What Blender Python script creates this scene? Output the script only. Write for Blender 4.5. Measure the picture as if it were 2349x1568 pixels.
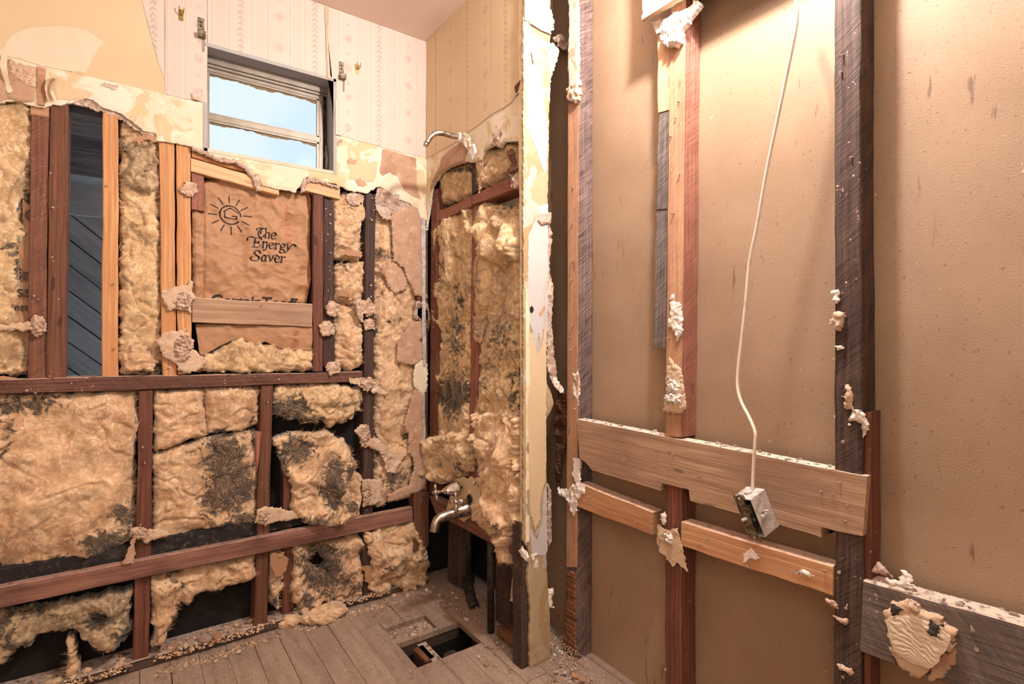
import bpy, bmesh, math, random
import numpy as np
from mathutils import Vector, Matrix
for _o in list(bpy.data.objects): bpy.data.objects.remove(_o)
SC = bpy.context.scene
COL = SC.collection

# ------------------------------------------------------------------ camera, exposure, world, lights
FPX, PX0, PY0, HC = 1213.0, 1174.5, 771.0, 1.12       # focal length, centre column, horizon row (2349x1568 frame), eye height
TH = math.radians(35.6)
FW = (math.sin(TH), math.cos(TH)); RT = (math.cos(TH), -math.sin(TH))
cam_d = bpy.data.cameras.new('camera'); cam = bpy.data.objects.new('camera', cam_d); COL.objects.link(cam)
cam.location = (0, 0, HC); cam.rotation_euler = (math.pi/2, 0, -TH)
cam_d.sensor_width = 36; cam_d.lens = 36*FPX/2349; cam_d.shift_y = -13/2349; cam_d.clip_start = .02
SC.camera = cam
SC.view_settings.view_transform = 'Standard'; SC.view_settings.look = 'None'
SC.view_settings.gamma = 1; SC.view_settings.use_curve_mapping = False
SC.view_settings.exposure = 0.0

def srgb(r, g, b):
    f = lambda c: (c/255/12.92 if c <= 10 else ((c/255+.055)/1.055)**2.4)
    L = .3*r+.59*g+.11*b; k = .20 if r > b else 0            # keep pigments a little less saturated than the warm light makes them look
    return (f(r+(L-r)*k), f(g+(L-g)*k), f(b+(L-b)*k), 1)

wd = bpy.data.worlds.new('sky'); SC.world = wd; wd.use_nodes = True
nt = wd.node_tree; bgn = nt.nodes['Background']
tc = nt.nodes.new('ShaderNodeTexCoord'); nz_ = nt.nodes.new('ShaderNodeTexNoise'); nz_.inputs['Scale'].default_value = 1.6; nz_.inputs['Detail'].default_value = 4
nt.links.new(tc.outputs['Generated'], nz_.inputs['Vector'])
rp = nt.nodes.new('ShaderNodeValToRGB'); rp.color_ramp.elements[0].position = .42; rp.color_ramp.elements[1].position = .62
rp.color_ramp.elements[0].color = srgb(176, 216, 248); rp.color_ramp.elements[1].color = srgb(243, 250, 255)
nt.links.new(nz_.outputs['Fac'], rp.inputs['Fac']); nt.links.new(rp.outputs['Color'], bgn.inputs['Color'])
bgn.inputs['Strength'].default_value = 1.1

def lamp(name, kind, loc, power, color, size=.05, rot=(0, 0, 0), size_y=None):
    d = bpy.data.lights.new(name, kind); o = bpy.data.objects.new(name, d); COL.objects.link(o)
    o.location = loc; o.rotation_euler = rot; d.energy = power; d.color = color[:3]
    if kind == 'AREA':
        d.size = size
        if size_y: d.shape = 'RECTANGLE'; d.size_y = size_y
    else: d.shadow_soft_size = size
    return o
lamp('vanity_bulb_light', 'POINT', (.97, .68, 2.31), 80, (1, .93, .90), .035)
lamp('panel_glow_fill_light', 'POINT', (1.14, .60, 2.13), 12, (1, .93, .90), .03)  # added lamp that brightens the top of the tan panel
lamp('ambient_fill_light', 'AREA', (-.35, -.15, 2.40), 12, (1, .92, .88), .7)  # added ambient fill for the whole room
lamp('ceiling_fill_light', 'POINT', (-.75, -.6, 1.95), 10, (1, .92, .88), .2)  # added fill that lifts the ceiling, not a lamp of the room
sb = lamp('window_wall_fill_light', 'AREA', (-.75, -.9, 1.55), 5, (1, .92, .88), .9, (math.radians(94), 0, math.radians(-16)))  # added fill aimed at the window wall
sb.data.spread = math.radians(95)

# ------------------------------------------------------------------ planes (u right, v up, w towards the room)
class Pl:
    def __init__(s, o, u, v, n): s.o, s.u, s.v, s.n = map(Vector, (o, u, v, n))
    def W(s, u, v, w=0): return s.o + s.u*u + s.v*v + s.n*w
YA, XB, XC, YE, ZC, XP = 2.16, 1.072, 1.25, 1.412, 2.445, 1.32
A = Pl((0, YA, 0), (1, 0, 0), (0, 0, 1), (0, -1, 0))      # window wall
B = Pl((XB, 0, 0), (0, -1, 0), (0, 0, 1), (-1, 0, 0))     # shower wall
C = Pl((XC, 0, 0), (0, -1, 0), (0, 0, 1), (-1, 0, 0))     # right-hand framing, face of the studs
E = Pl((0, YE, 0), (1, 0, 0), (0, 0, 1), (0, -1, 0))      # end of the stub wall
G = Pl((0, 0, 0), (1, 0, 0), (0, 1, 0), (0, 0, 1))        # floor
CAMP = Vector((0, 0, HC))
def ray(px, py):
    a = (px-PX0)/FPX; b = (PY0-py)/FPX
    return Vector((FW[0]+a*RT[0], FW[1]+a*RT[1], b))
def uv(pl, px, py, w=0):
    d = ray(px, py); o = pl.o + pl.n*w
    t = (o-CAMP).dot(pl.n)/d.dot(pl.n)
    q = CAMP + d*t - pl.o
    return (q.dot(pl.u), q.dot(pl.v))
def at(pl, px, py, w=0): 
    a, b = uv(pl, px, py, w); return pl.W(a, b, w)
def UVP(pl, pts, w=0): return [uv(pl, x, y, w) for x, y in pts]

# ------------------------------------------------------------------ numpy noise
def _h(ix, iy, s):
    n = (ix*374761393 + iy*668265263 + s*1442695041) & 0x7fffffff
    n = ((n ^ (n >> 13))*1274126177) & 0x7fffffff
    return (n ^ (n >> 16)) & 0xffff
def gn(x, y, s=0):
    xi = np.floor(x).astype(np.int64); yi = np.floor(y).astype(np.int64)
    fx = x-xi; fy = y-yi
    def g(ix, iy, dx, dy):
        a = _h(ix, iy, s)*(2*np.pi/65536.)
        return np.cos(a)*dx + np.sin(a)*dy
    u = fx*fx*fx*(fx*(fx*6-15)+10); v = fy*fy*fy*(fy*(fy*6-15)+10)
    a = g(xi, yi, fx, fy); b = g(xi+1, yi, fx-1, fy); c = g(xi, yi+1, fx, fy-1); d = g(xi+1, yi+1, fx-1, fy-1)
    return ((a+(b-a)*u) + ((c+(d-c)*u)-(a+(b-a)*u))*v)*1.5
def fbm(x, y, s=0, o=4, g=.5):
    r = 0; a = 1; f = 1; t = 0
    for k in range(o):
        r = r + a*gn(x*f+k*7.3, y*f-k*3.1, s+k); t += a; a *= g; f *= 2.03
    return r/t
def sstep(x, a, b):
    t = np.clip((x-a)/(b-a), 0, 1); return t*t*(3-2*t)
def sdpoly(U, V, poly):
    P = np.array(poly, float); Q = np.roll(P, -1, 0)
    d2 = np.full(U.shape, 1e9); ins = np.zeros(U.shape, bool)
    for (x0, y0), (x1, y1) in zip(P, Q):
        ex, ey = x1-x0, y1-y0; L = ex*ex+ey*ey+1e-12
        t = np.clip(((U-x0)*ex+(V-y0)*ey)/L, 0, 1)
        d2 = np.minimum(d2, (U-x0-t*ex)**2+(V-y0-t*ey)**2)
        if y0 != y1:
            ins ^= ((y0 > V) != (y1 > V)) & (U < (x1-x0)*(V-y0)/(y1-y0)+x0)
    d = np.sqrt(d2); return np.where(ins, d, -d)

# ------------------------------------------------------------------ materials
class S:
    def __init__(s, T, k): s.T, s.k = T, k
    def _m(s, op, o, r=False): return s.T.math(op, o, s) if r else s.T.math(op, s, o)
    def __add__(s, o): return s._m('ADD', o)
    def __radd__(s, o): return s._m('ADD', o)
    def __sub__(s, o): return s._m('SUBTRACT', o)
    def __rsub__(s, o): return s._m('SUBTRACT', o, True)
    def __mul__(s, o): return s._m('MULTIPLY', o)
    def __rmul__(s, o): return s._m('MULTIPLY', o)
    def __truediv__(s, o): return s._m('DIVIDE', o)
    def __neg__(s): return s._m('MULTIPLY', -1)
class T_:
    def __init__(s, nt):
        s.nt = nt; tcn = s.n('ShaderNodeTexCoord'); s.uv = S(s, tcn.outputs['UV']); s.obj = S(s, tcn.outputs['Object'])
        s._r = None
    def n(s, t, **k):
        q = s.nt.nodes.new(t)
        for a, b in k.items(): setattr(q, a, b)
        return q
    def put(s, inp, v):
        if isinstance(v, S): s.nt.links.new(v.k, inp)
        else:
            if isinstance(v, tuple) and len(v) == 3 and inp.type == 'RGBA': v = v+(1,)
            inp.default_value = v
    def math(s, op, a, b=None, clamp=False):
        q = s.n('ShaderNodeMath', operation=op, use_clamp=clamp); s.put(q.inputs[0], a)
        if b is not None: s.put(q.inputs[1], b)
        return S(s, q.outputs[0])
    def scale(s, v, f, add=None):
        q = s.n('ShaderNodeMapping'); s.put(q.inputs['Vector'], v); q.inputs['Scale'].default_value = f
        if add is not None: s.put(q.inputs['Location'], add)
        return S(s, q.outputs[0])
    def vadd(s, a, b):
        q = s.n('ShaderNodeVectorMath', operation='ADD'); s.put(q.inputs[0], a); s.put(q.inputs[1], b); return S(s, q.outputs[0])
    def xyz(s, v):
        q = s.n('ShaderNodeSeparateXYZ'); s.put(q.inputs[0], v); return [S(s, o) for o in q.outputs]
    def comb(s, x, y, z=0.0):
        q = s.n('ShaderNodeCombineXYZ'); [s.put(i, v) for i, v in zip(q.inputs, (x, y, z))]; return S(s, q.outputs[0])
    def noise(s, v, sc, det=4, dist=0, rough=.5):
        q = s.n('ShaderNodeTexNoise'); s.put(q.inputs['Vector'], v); q.inputs['Scale'].default_value = sc
        q.inputs['Detail'].default_value = det; q.inputs['Distortion'].default_value = dist; q.inputs['Roughness'].default_value = rough
        return S(s, q.outputs[0])
    def vor(s, v, sc, feat='F1'):
        q = s.n('ShaderNodeTexVoronoi', feature=feat); s.put(q.inputs['Vector'], v); q.inputs['Scale'].default_value = sc
        return S(s, q.outputs[0])
    def mix(s, f, a, b):
        q = s.n('ShaderNodeMix', data_type='RGBA'); s.put(q.inputs[0], f); s.put(q.inputs[6], a); s.put(q.inputs[7], b); return S(s, q.outputs[2])
    def ss(s, x, a, b, lo=0., hi=1.):
        q = s.n('ShaderNodeMapRange', interpolation_type='SMOOTHSTEP'); s.put(q.inputs[0], x)
        for i, v in zip((1, 2, 3, 4), (a, b, lo, hi)): q.inputs[i].default_value = v
        return S(s, q.outputs[0])
    def attr(s, nm):
        q = s.n('ShaderNodeAttribute'); q.attribute_name = nm; return S(s, q.outputs['Fac'])
    @property
    def rand(s):
        if not s._r: s._r = S(s, s.n('ShaderNodeObjectInfo').outputs['Random'])
        return s._r
    @property
    def nzz(s): return s.xyz(S(s, s.n('ShaderNodeNewGeometry').outputs['Normal']))[2]
MATS = {}
def mat(name, fn, rough=.8, metal=0., bump=.5, bdist=.004, spec=.3, **kw):
    m = bpy.data.materials.new(name); m.use_nodes = True; nt = m.node_tree; T = T_(nt)
    bs = nt.nodes['Principled BSDF']; r = fn(T) if fn else None
    col, h, ro = (tuple(r)+(None,)*3)[:3] if isinstance(r, (tuple, list)) and not isinstance(r[0], float) else (r, None, None)
    T.put(bs.inputs['Base Color'], col); T.put(bs.inputs['Roughness'], ro if ro is not None else rough)
    bs.inputs['Metallic'].default_value = metal; bs.inputs['Specular IOR Level'].default_value = spec
    for k, v in kw.items(): bs.inputs[k].default_value = v
    if h is not None:
        b = T.n('ShaderNodeBump'); b.inputs['Strength'].default_value = bump; b.inputs['Distance'].default_value = bdist
        T.put(b.inputs['Height'], h); nt.links.new(b.outputs[0], bs.inputs['Normal'])
    MATS[name] = m; return m
c = srgb
def wood(name, dark, light, blotch=None, saw=0., fleck=.15, rough=.75, dust=0., ringf=16, bump=.5, contrast=1.):
    def f(T):
        off = T.comb(T.rand*37, T.rand*11)
        v = T.vadd(T.uv, off)
        warp = T.noise(T.scale(v, (3, 14, 1)), 1, 2)
        x, y, _ = T.xyz(v)
        yy = y + warp*.02
        ring = T.math('SINE', yy*(ringf*26.)+T.noise(T.scale(v, (1.2, 9, 1)), 1, 3)*16)
        g = T.noise(T.scale(v, (7, 220, 1)), 1, 5)
        kn = T.vor(T.vadd(T.scale(v, (5, 14, 1)), T.comb(warp*.4, warp*.4)), 1)
        knot = T.ss(kn, .06, .13, 1, 0)
        g2 = T.noise(T.scale(v, (2.5, 60, 1)), 1, 3)
        k = T.ss(g*.5+g2*.35+ring*.045*contrast+.06, .3, .66)
        col = T.mix(k, dark, light)
        bl = T.ss(T.noise(T.scale(v, (4, 12, 1)), 1, 4), .42, .68)
        if blotch: col = T.mix(bl*.75, col, blotch)
        col = T.mix(knot*.65, col, tuple(q*.35 for q in dark[:3])+(1,))
        col = T.mix(T.rand*.28, col, tuple(q*.45 for q in dark[:3])+(1,))
        h = g*.6+g2*.3+ring*.05
        if saw:
            pa = T.comb(x*.80+y*.60, y*.80-x*.60)
            sw = T.noise(T.scale(T.vadd(pa, T.comb(warp*.01, 0.)), (260, 14, 1)), 1, 3)
            band = T.noise(T.scale(pa, (26, 3, 1)), 1, 2)
            gr = T.noise(T.scale(v, (18, 330, 1)), 1, 2)
            h = h + sw*.8*saw + gr*.25*saw
            col = T.mix(T.ss(sw*.6+gr*.2+band*.45, .5, .82)*.45*saw, col, tuple(min(1, q*2.0) for q in light[:3])+(1,))
            col = T.mix(T.ss(sw, .36, .5, 1, 0)*.4*saw, col, tuple(q*.5 for q in dark[:3])+(1,))
        fl = T.ss(T.noise(T.vadd(T.obj, off), 120, 3), .68, .72)*T.ss(T.noise(T.obj, 9, 2), .45, .65)
        col = T.mix(fl*fleck*2, col, c(225, 195, 175))
        nh = T.ss(T.vor(T.vadd(T.obj, off), 34), .03, .045, 1, 0)
        col = T.mix(nh*.8, col, c(30, 16, 12))
        if dust:
            d = T.ss(T.nzz, .4, .8)*T.ss(T.noise(T.obj, 60, 4), .30, .5)
            col = T.mix(d*dust, col, c(232, 200, 178))
        return col, h
    return mat(name, f, rough, bump=bump, bdist=.003)
wood('pine_fresh', c(186, 118, 66), c(226, 164, 104), c(200, 128, 72))
wood('pine_pale', c(214, 152, 100), c(240, 192, 140), None, ringf=10)
wood('pine_old', c(158, 116, 84), c(202, 162, 126), c(150, 112, 88), dust=.9, ringf=8)
wood('pine_slat', c(190, 124, 78), c(226, 168, 116), c(190, 120, 80), dust=.6, ringf=12)
wood('pine_furring', c(212, 152, 108), c(238, 188, 142), None, ringf=6)
wood('brown_stud', c(84, 46, 30), c(132, 82, 54), c(104, 56, 36), fleck=.4)
wood('red_stud', c(92, 46, 32), c(140, 82, 58), c(106, 58, 42), fleck=.35)
wood('brown_rough', c(96, 54, 38), c(142, 88, 62), c(116, 68, 50), saw=.35, fleck=.4)
wood('red_rough', c(128, 70, 54), c(166, 104, 82), c(140, 84, 66), saw=.5, fleck=.35)
wood('orange_rough', c(178, 120, 84), c(208, 154, 114), c(164, 106, 76), saw=.25, fleck=.4)
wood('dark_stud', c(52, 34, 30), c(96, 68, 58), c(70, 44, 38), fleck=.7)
wood('dark_rail', c(66, 36, 28), c(124, 78, 60), c(84, 50, 40), fleck=.4, saw=.4, dust=.5)
wood('ledger', c(122, 72, 58), c(164, 112, 92), c(78, 44, 38), fleck=.2, dust=.25, ringf=6)
wood('purple_rough', c(66, 48, 44), c(122, 98, 90), c(88, 66, 60), saw=1., fleck=.3, bump=.9)
wood('black_rough', c(40, 28, 24), c(96, 72, 62), c(64, 46, 40), saw=.6, fleck=.6, bump=.9)
wood('grey_weathered', c(84, 72, 68), c(138, 122, 114), c(104, 86, 80), saw=.4, fleck=.5, dust=.85)
wood('grey_furring', c(76, 66, 62), c(122, 108, 100), c(84, 68, 62), saw=.8, fleck=.3)
wood('barn_plank', c(200, 186, 180), c(226, 214, 208), c(170, 156, 152), fleck=.1, ringf=6)
wood('dark_soffit', c(110, 84, 76), c(150, 120, 108), c(60, 46, 48), fleck=.1)
wood('floor_plank', c(132, 106, 86), c(162, 134, 112), c(120, 94, 76), fleck=.8, dust=.12, ringf=5, rough=.85)
wood('grimy_plate', c(52, 38, 32), c(104, 78, 62), c(70, 52, 42), fleck=.6, dust=.5)
wood('rotten_wood', c(60, 34, 24), c(170, 104, 62), c(90, 50, 34), fleck=.3)

def insul(name, base, deep, pale, grey=.3):
    def f(T):
        o = T.obj
        n1 = T.noise(o, 9, 4, 1.5); n2 = T.noise(o, 34, 5, 2.2, .6); fib = T.noise(o, 150, 4, 3, .65)
        col = T.mix(T.ss(n1, .35, .65), deep, base)
        col = T.mix(T.ss(n2, .45, .68)*.75, col, pale)
        col = T.mix(T.ss(fib, .45, .75)*.15, col, pale)
        g = T.ss(T.noise(T.vadd(o, (3.3, 1, 2)), 8, 5, 2), .56, .72)
        col = T.mix(g*grey, col, c(140, 116, 84))
        st_ = T.ss(T.noise(T.vadd(o, (7, 3, 1)), 10, 4, 1.6, .52), .50, .74)
        col = T.mix(st_*grey*1.1, col, c(118, 84, 50))
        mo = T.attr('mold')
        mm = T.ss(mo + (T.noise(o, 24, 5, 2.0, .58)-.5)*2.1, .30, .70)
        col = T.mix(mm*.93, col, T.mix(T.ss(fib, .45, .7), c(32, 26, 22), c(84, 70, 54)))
        sp = T.ss(T.noise(o, 130, 2), .70, .74)
        col = T.mix(sp*.4, col, c(120, 74, 46))
        return col, n2*.8+fib*.25
    mat(name, f, .95, bump=.45, bdist=.006, spec=.05)
    bs = MATS[name].node_tree.nodes['Principled BSDF']; bs.inputs['Sheen Weight'].default_value = .3; bs.inputs['Sheen Roughness'].default_value = .6
insul('glass_wool', c(232, 188, 136), c(206, 152, 102), c(248, 220, 180), .35)
insul('glass_wool_yellow', c(230, 188, 128), c(200, 154, 100), c(252, 228, 184), .55)
insul('glass_wool_grey', c(204, 168, 122), c(150, 120, 84), c(232, 202, 156), .6)

def wallpaper(name, base, line, flor):
    def f(T):
        x, y, _ = T.xyz(T.uv)
        p = T.math('FRACT', (x-.055+2.65)/.265+.5)        # .5 = spine, 0 = roses
        du = T.math('ABSOLUTE', p-.5)*.265
        leaf = T.math('SINE', y*300.+du*330.+T.noise(T.uv, 130, 3)*9.)
        spine = T.ss(leaf, .05, .5)*T.ss(du+T.noise(T.uv, 160, 2)*.010, .013, .018, 1, 0)
        spine = T.math('MAXIMUM', spine, T.ss(du, .0006, .0014, 1, 0)*.7)
        dr = T.math('ABSOLUTE', (T.math('FRACT', p+.5)-.5))*.265
        fy = T.math('FRACT', y/.12); dy = T.math('ABSOLUTE', fy-.5)*.12
        rr = T.math('SQRT', dr*dr+dy*dy*.8)
        rose = T.ss(rr+T.noise(T.uv, 75, 2)*.016, .018, .026, 1, 0)*T.ss(T.noise(T.uv, 210, 3, 2), .45, .55)
        dy2 = T.math('ABSOLUTE', T.math('FRACT', y/.12+.5)-.5)*.12; rr2 = T.math('SQRT', dr*dr+dy2*dy2)
        bud = T.ss(rr2+T.noise(T.uv, 110, 2)*.01, .010, .015, 1, 0)*T.ss(T.noise(T.uv, 210, 3, 2), .45, .55)
        q = T.math('ABSOLUTE', du-.066)
        lines = T.ss(T.math('SINE', x*1250.), .1, .7)*T.ss(q, .019, .020, 1, 0)
        edge = T.ss(T.math('ABSOLUTE', q-.026), .0009, .0018, 1, 0)
        pale = T.ss(q, .024, .025, 1, 0)
        b = T.mix(pale*.5, base, tuple(min(1, k*1.10) for k in base[:3])+(1,))
        col = T.mix(T.math('MAXIMUM', lines*.6, edge*.7), b, line)
        fl = T.math('MAXIMUM', T.math('MAXIMUM', spine*.75, rose*.9), bud*.7)
        col = T.mix(fl*.62, col, flor)
        col = T.mix(T.ss(T.noise(T.uv, 5, 4), .45, .8)*.25, col, line)
        return col, T.noise(T.uv, 500, 2)
    return mat(name, f, .6, bump=.12, bdist=.001)
wallpaper('wallpaper_pink', c(216, 190, 174), c(192, 160, 146), c(150, 118, 108))
wallpaper('wallpaper_dimmed', c(196, 172, 152), c(176, 148, 128), c(140, 112, 96))  # pink paper darkened in colour to offset the strong lamp on the column
wallpaper('wallpaper_warm_lit', c(220, 192, 150), c(196, 162, 122), c(156, 124, 92))  # same paper as the pink, yellowed for the light on the shower wall

def patchy(name, cols, sc=7, th=(.46, .5), bump=.3, fleckc=None, rough=.8):
    def f(T):
        o = T.obj; col = cols[0]
        for k, cc in enumerate(cols[1:]):
            n = T.noise(T.vadd(o, (k*3.7, k*1.3, 0)), sc*(1+k*.5), 6, .6, .6)
            col = T.mix(T.ss(n, th[0]+.03*k, th[1]+.03*k), col, cc)
        sp = T.ss(T.noise(o, 130, 3), .66, .70)
        col = T.mix(sp*.6, col, fleckc or cols[-1])
        return col, T.noise(o, 90, 5)+T.noise(o, 420, 3)*.5
    return mat(name, f, rough, bump=bump, bdist=.003)
patchy('skim_cream', [c(226, 208, 176), c(234, 220, 194), c(216, 186, 138)], 6, (.50, .56), fleckc=c(190, 140, 90))
patchy('skim_white', [c(240, 232, 226), c(240, 224, 196), c(232, 190, 140)], 5, (.52, .56), .15)
patchy('column_paint', [c(178, 152, 112), c(168, 136, 92), c(182, 170, 156)], 5, (.5, .54), .2)
patchy('paint_yellow', [c(216, 188, 144), c(210, 180, 134)], 3, (.4, .7), .12)
patchy('plaster_pale', [c(226, 204, 174), c(222, 194, 160)], 4, (.4, .7), .15)
patchy('plaster_tan', [c(190, 146, 114), c(176, 132, 100), c(204, 164, 132)], 14, (.5, .62), .7)
patchy('plaster_crumb', [c(200, 162, 134), c(180, 140, 112), c(218, 184, 158)], 30, (.45, .55), .9)
patchy('plaster_grey', [c(186, 156, 134), c(170, 138, 116), c(206, 180, 160)], 30, (.45, .55), .8)
patchy('gypsum_white', [c(240, 226, 212), c(226, 200, 180), c(248, 238, 228)], 25, (.45, .6), .8)
patchy('mastic_tan', [c(208, 172, 138), c(196, 158, 124), c(216, 184, 152)], 18, (.45, .6), .6)
patchy('ceiling_plaster', [c(232, 208, 190), c(226, 200, 182)], 3, (.4, .7), .25)
patchy('dust_floor', [c(168, 136, 112), c(150, 118, 96)], 9, (.4, .7), .6)
patchy('mold_black', [c(36, 30, 28), c(60, 50, 46), c(90, 78, 70)], 26, (.5, .66), .8)
patchy('smudge', [c(70, 60, 54), c(190, 160, 132)], 60, (.5, .62), .5)
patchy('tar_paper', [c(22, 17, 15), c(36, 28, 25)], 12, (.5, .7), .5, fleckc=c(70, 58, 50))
patchy('column_white', [c(194, 188, 184), c(186, 178, 172)], 5, (.52, .56), .15)
patchy('old_papered', [c(206, 182, 164), c(196, 170, 150), c(180, 140, 110)], 9, (.52, .6), .2)
patchy('trim_paint', [c(238, 218, 178), c(224, 196, 150)], 9, (.5, .6), .2, fleckc=c(150, 96, 56))
patchy('window_paint', [c(170, 164, 160), c(150, 144, 142)], 5, (.5, .7), .15)
patchy('window_trim', [c(214, 196, 172), c(196, 176, 150)], 9, (.5, .7), .15)
def panelmat(T):
    o = T.obj; n = T.noise(o, 2.2, 5, .4)
    col = T.mix(T.ss(n, .35, .7), c(152, 120, 90), c(168, 136, 106))
    sp = T.ss(T.noise(o, 110, 4, .4), .65, .69)
    col = T.mix(sp*.42, col, c(92, 60, 38))
    st = T.ss(T.noise(T.scale(o, (60, 60, 9)), 1, 3), .67, .72)*T.ss(T.noise(o, 3, 2), .42, .58)
    col = T.mix(st*.6, col, c(86, 56, 36))
    wf = T.ss(T.noise(T.vadd(o, (5, 2, 8)), 70, 3, 1), .73, .76)*T.ss(T.noise(T.vadd(o, (1, 2, 8)), 4, 2), .5, .6)
    col = T.mix(wf*.8, col, c(232, 210, 186))
    return col, T.noise(o, 260, 3)
mat('panel_back', panelmat, .62, bump=.35, bdist=.0015)
def kraft(T):
    col = T.mix(T.noise(T.obj, 6, 4), c(166, 116, 76), c(190, 138, 94))
    col = T.mix(T.noise(T.obj, 300, 2)*.3, col, c(150, 104, 70))
    return col, T.noise(T.obj, 40, 4, 1.5)
mat('kraft_paper', kraft, .62, bump=.45, bdist=.004, spec=.35)
mat('ink_black', lambda T: (c(44, 32, 30), None), .6)
mat('ink_red', lambda T: (T.mix(T.ss(T.noise(T.obj, 190, 3), .42, .56), c(178, 112, 78), c(196, 78, 66)), None), .7)
mat('chrome', lambda T: (T.mix(T.ss(T.noise(T.obj, 40, 4), .4, .7), c(214, 204, 196), c(160, 140, 122)), T.noise(T.obj, 60, 3), T.ss(T.noise(T.obj, 50, 4), .3, .7, .16, .42)), .25, 1., bump=.08)
mat('brass', lambda T: (c(184, 156, 84), None), .35, 1.)
mat('aluminium', lambda T: (T.mix(T.noise(T.obj, 20, 4), c(158, 146, 128), c(112, 100, 88)), T.noise(T.obj, 60, 3)), .45, .4, bump=.1)
mat('galvanised', lambda T: (T.mix(T.ss(T.noise(T.obj, 60, 4), .4, .6), c(206, 196, 190), c(176, 166, 160)), T.noise(T.obj, 120, 4)), .6, .25, bump=.4)
mat('old_brass_yoke', lambda T: (T.mix(T.ss(T.noise(T.obj, 90, 4), .4, .6), c(150, 138, 108), c(98, 84, 62)), T.noise(T.obj, 120, 4)), .5, .6, bump=.4)
mat('black_plastic', lambda T: (T.mix(T.ss(T.noise(T.obj, 60, 4), .5, .7), c(34, 34, 32), c(120, 108, 92)), None), .5)
mat('iron_pipe', lambda T: (T.mix(T.ss(T.noise(T.obj, 40, 4), .4, .6), c(74, 62, 56), c(48, 40, 36)), T.noise(T.obj, 120, 4)), .6, .3, bump=.4)
mat('cable_white', lambda T: (T.mix(T.ss(T.noise(T.obj, 26, 3), .5, .8), c(238, 222, 204), c(206, 180, 156)), None), .45)
mat('nail_steel', lambda T: (c(196, 172, 152), None), .5, .5)
mat('olive_putty', lambda T: (T.mix(T.noise(T.obj, 9, 3), c(134, 108, 70), c(120, 92, 58)), None), .8)  # olive-brown tone of the putty along the pane tops
def glassm(T):
    return (c(235, 245, 255), None)
g = mat('window_glass', glassm, .12); g.node_tree.nodes['Principled BSDF'].inputs['Transmission Weight'].default_value = 1
g.node_tree.nodes['Principled BSDF'].inputs['IOR'].default_value = 1.03

# ------------------------------------------------------------------ object helpers
def tag(o, label=None, cat=None, group=None, kind=None):
    if label: o['label'] = label
    if cat: o['category'] = cat
    if group: o['group'] = group
    if kind: o['kind'] = kind
    return o
def setpar(o, parent):
    if parent:
        o.parent = parent
        pw = Vector((0, 0, 0)); q = parent
        while q: pw += q.location; q = q.parent
        o.location = o.location - pw
def mesh_obj(name, V, Fc, m, parent=None, uvs=None, smooth=False, base=None, att=None):
    V = np.asarray(V, float)
    if base is None: base = Vector((V[:, 0].mean(), V[:, 1].mean(), V[:, 2].min()))
    me = bpy.data.meshes.new(name); me.from_pydata((V-np.array(base)).tolist(), [], Fc)
    if uvs is not None:
        uvs = np.asarray(uvs, np.float32)
        L = me.uv_layers.new(name='UVMap'); idx = np.empty(len(me.loops), np.int32); me.loops.foreach_get('vertex_index', idx)
        L.data.foreach_set('uv', uvs[idx].ravel())
    if att is not None:
        a = me.attributes.new('mold', 'FLOAT', 'POINT'); a.data.foreach_set('value', np.asarray(att, np.float32))
    if isinstance(smooth, int) and not isinstance(smooth, bool):
        fl = np.zeros(len(me.polygons), bool); fl[:smooth] = True; me.polygons.foreach_set('use_smooth', fl)
    elif smooth: me.polygons.foreach_set('use_smooth', np.ones(len(me.polygons), bool))
    me.materials.append(MATS[m]); me.update()
    o = bpy.data.objects.new(name, me); COL.objects.link(o); o.location = base; setpar(o, parent)
    return o
def empty(name, loc, label, cat, group=None):
    o = bpy.data.objects.new(name, None); COL.objects.link(o); o.location = loc; o.empty_display_size = .05
    return tag(o, label, cat, group)
RND = random.Random(7)

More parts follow.
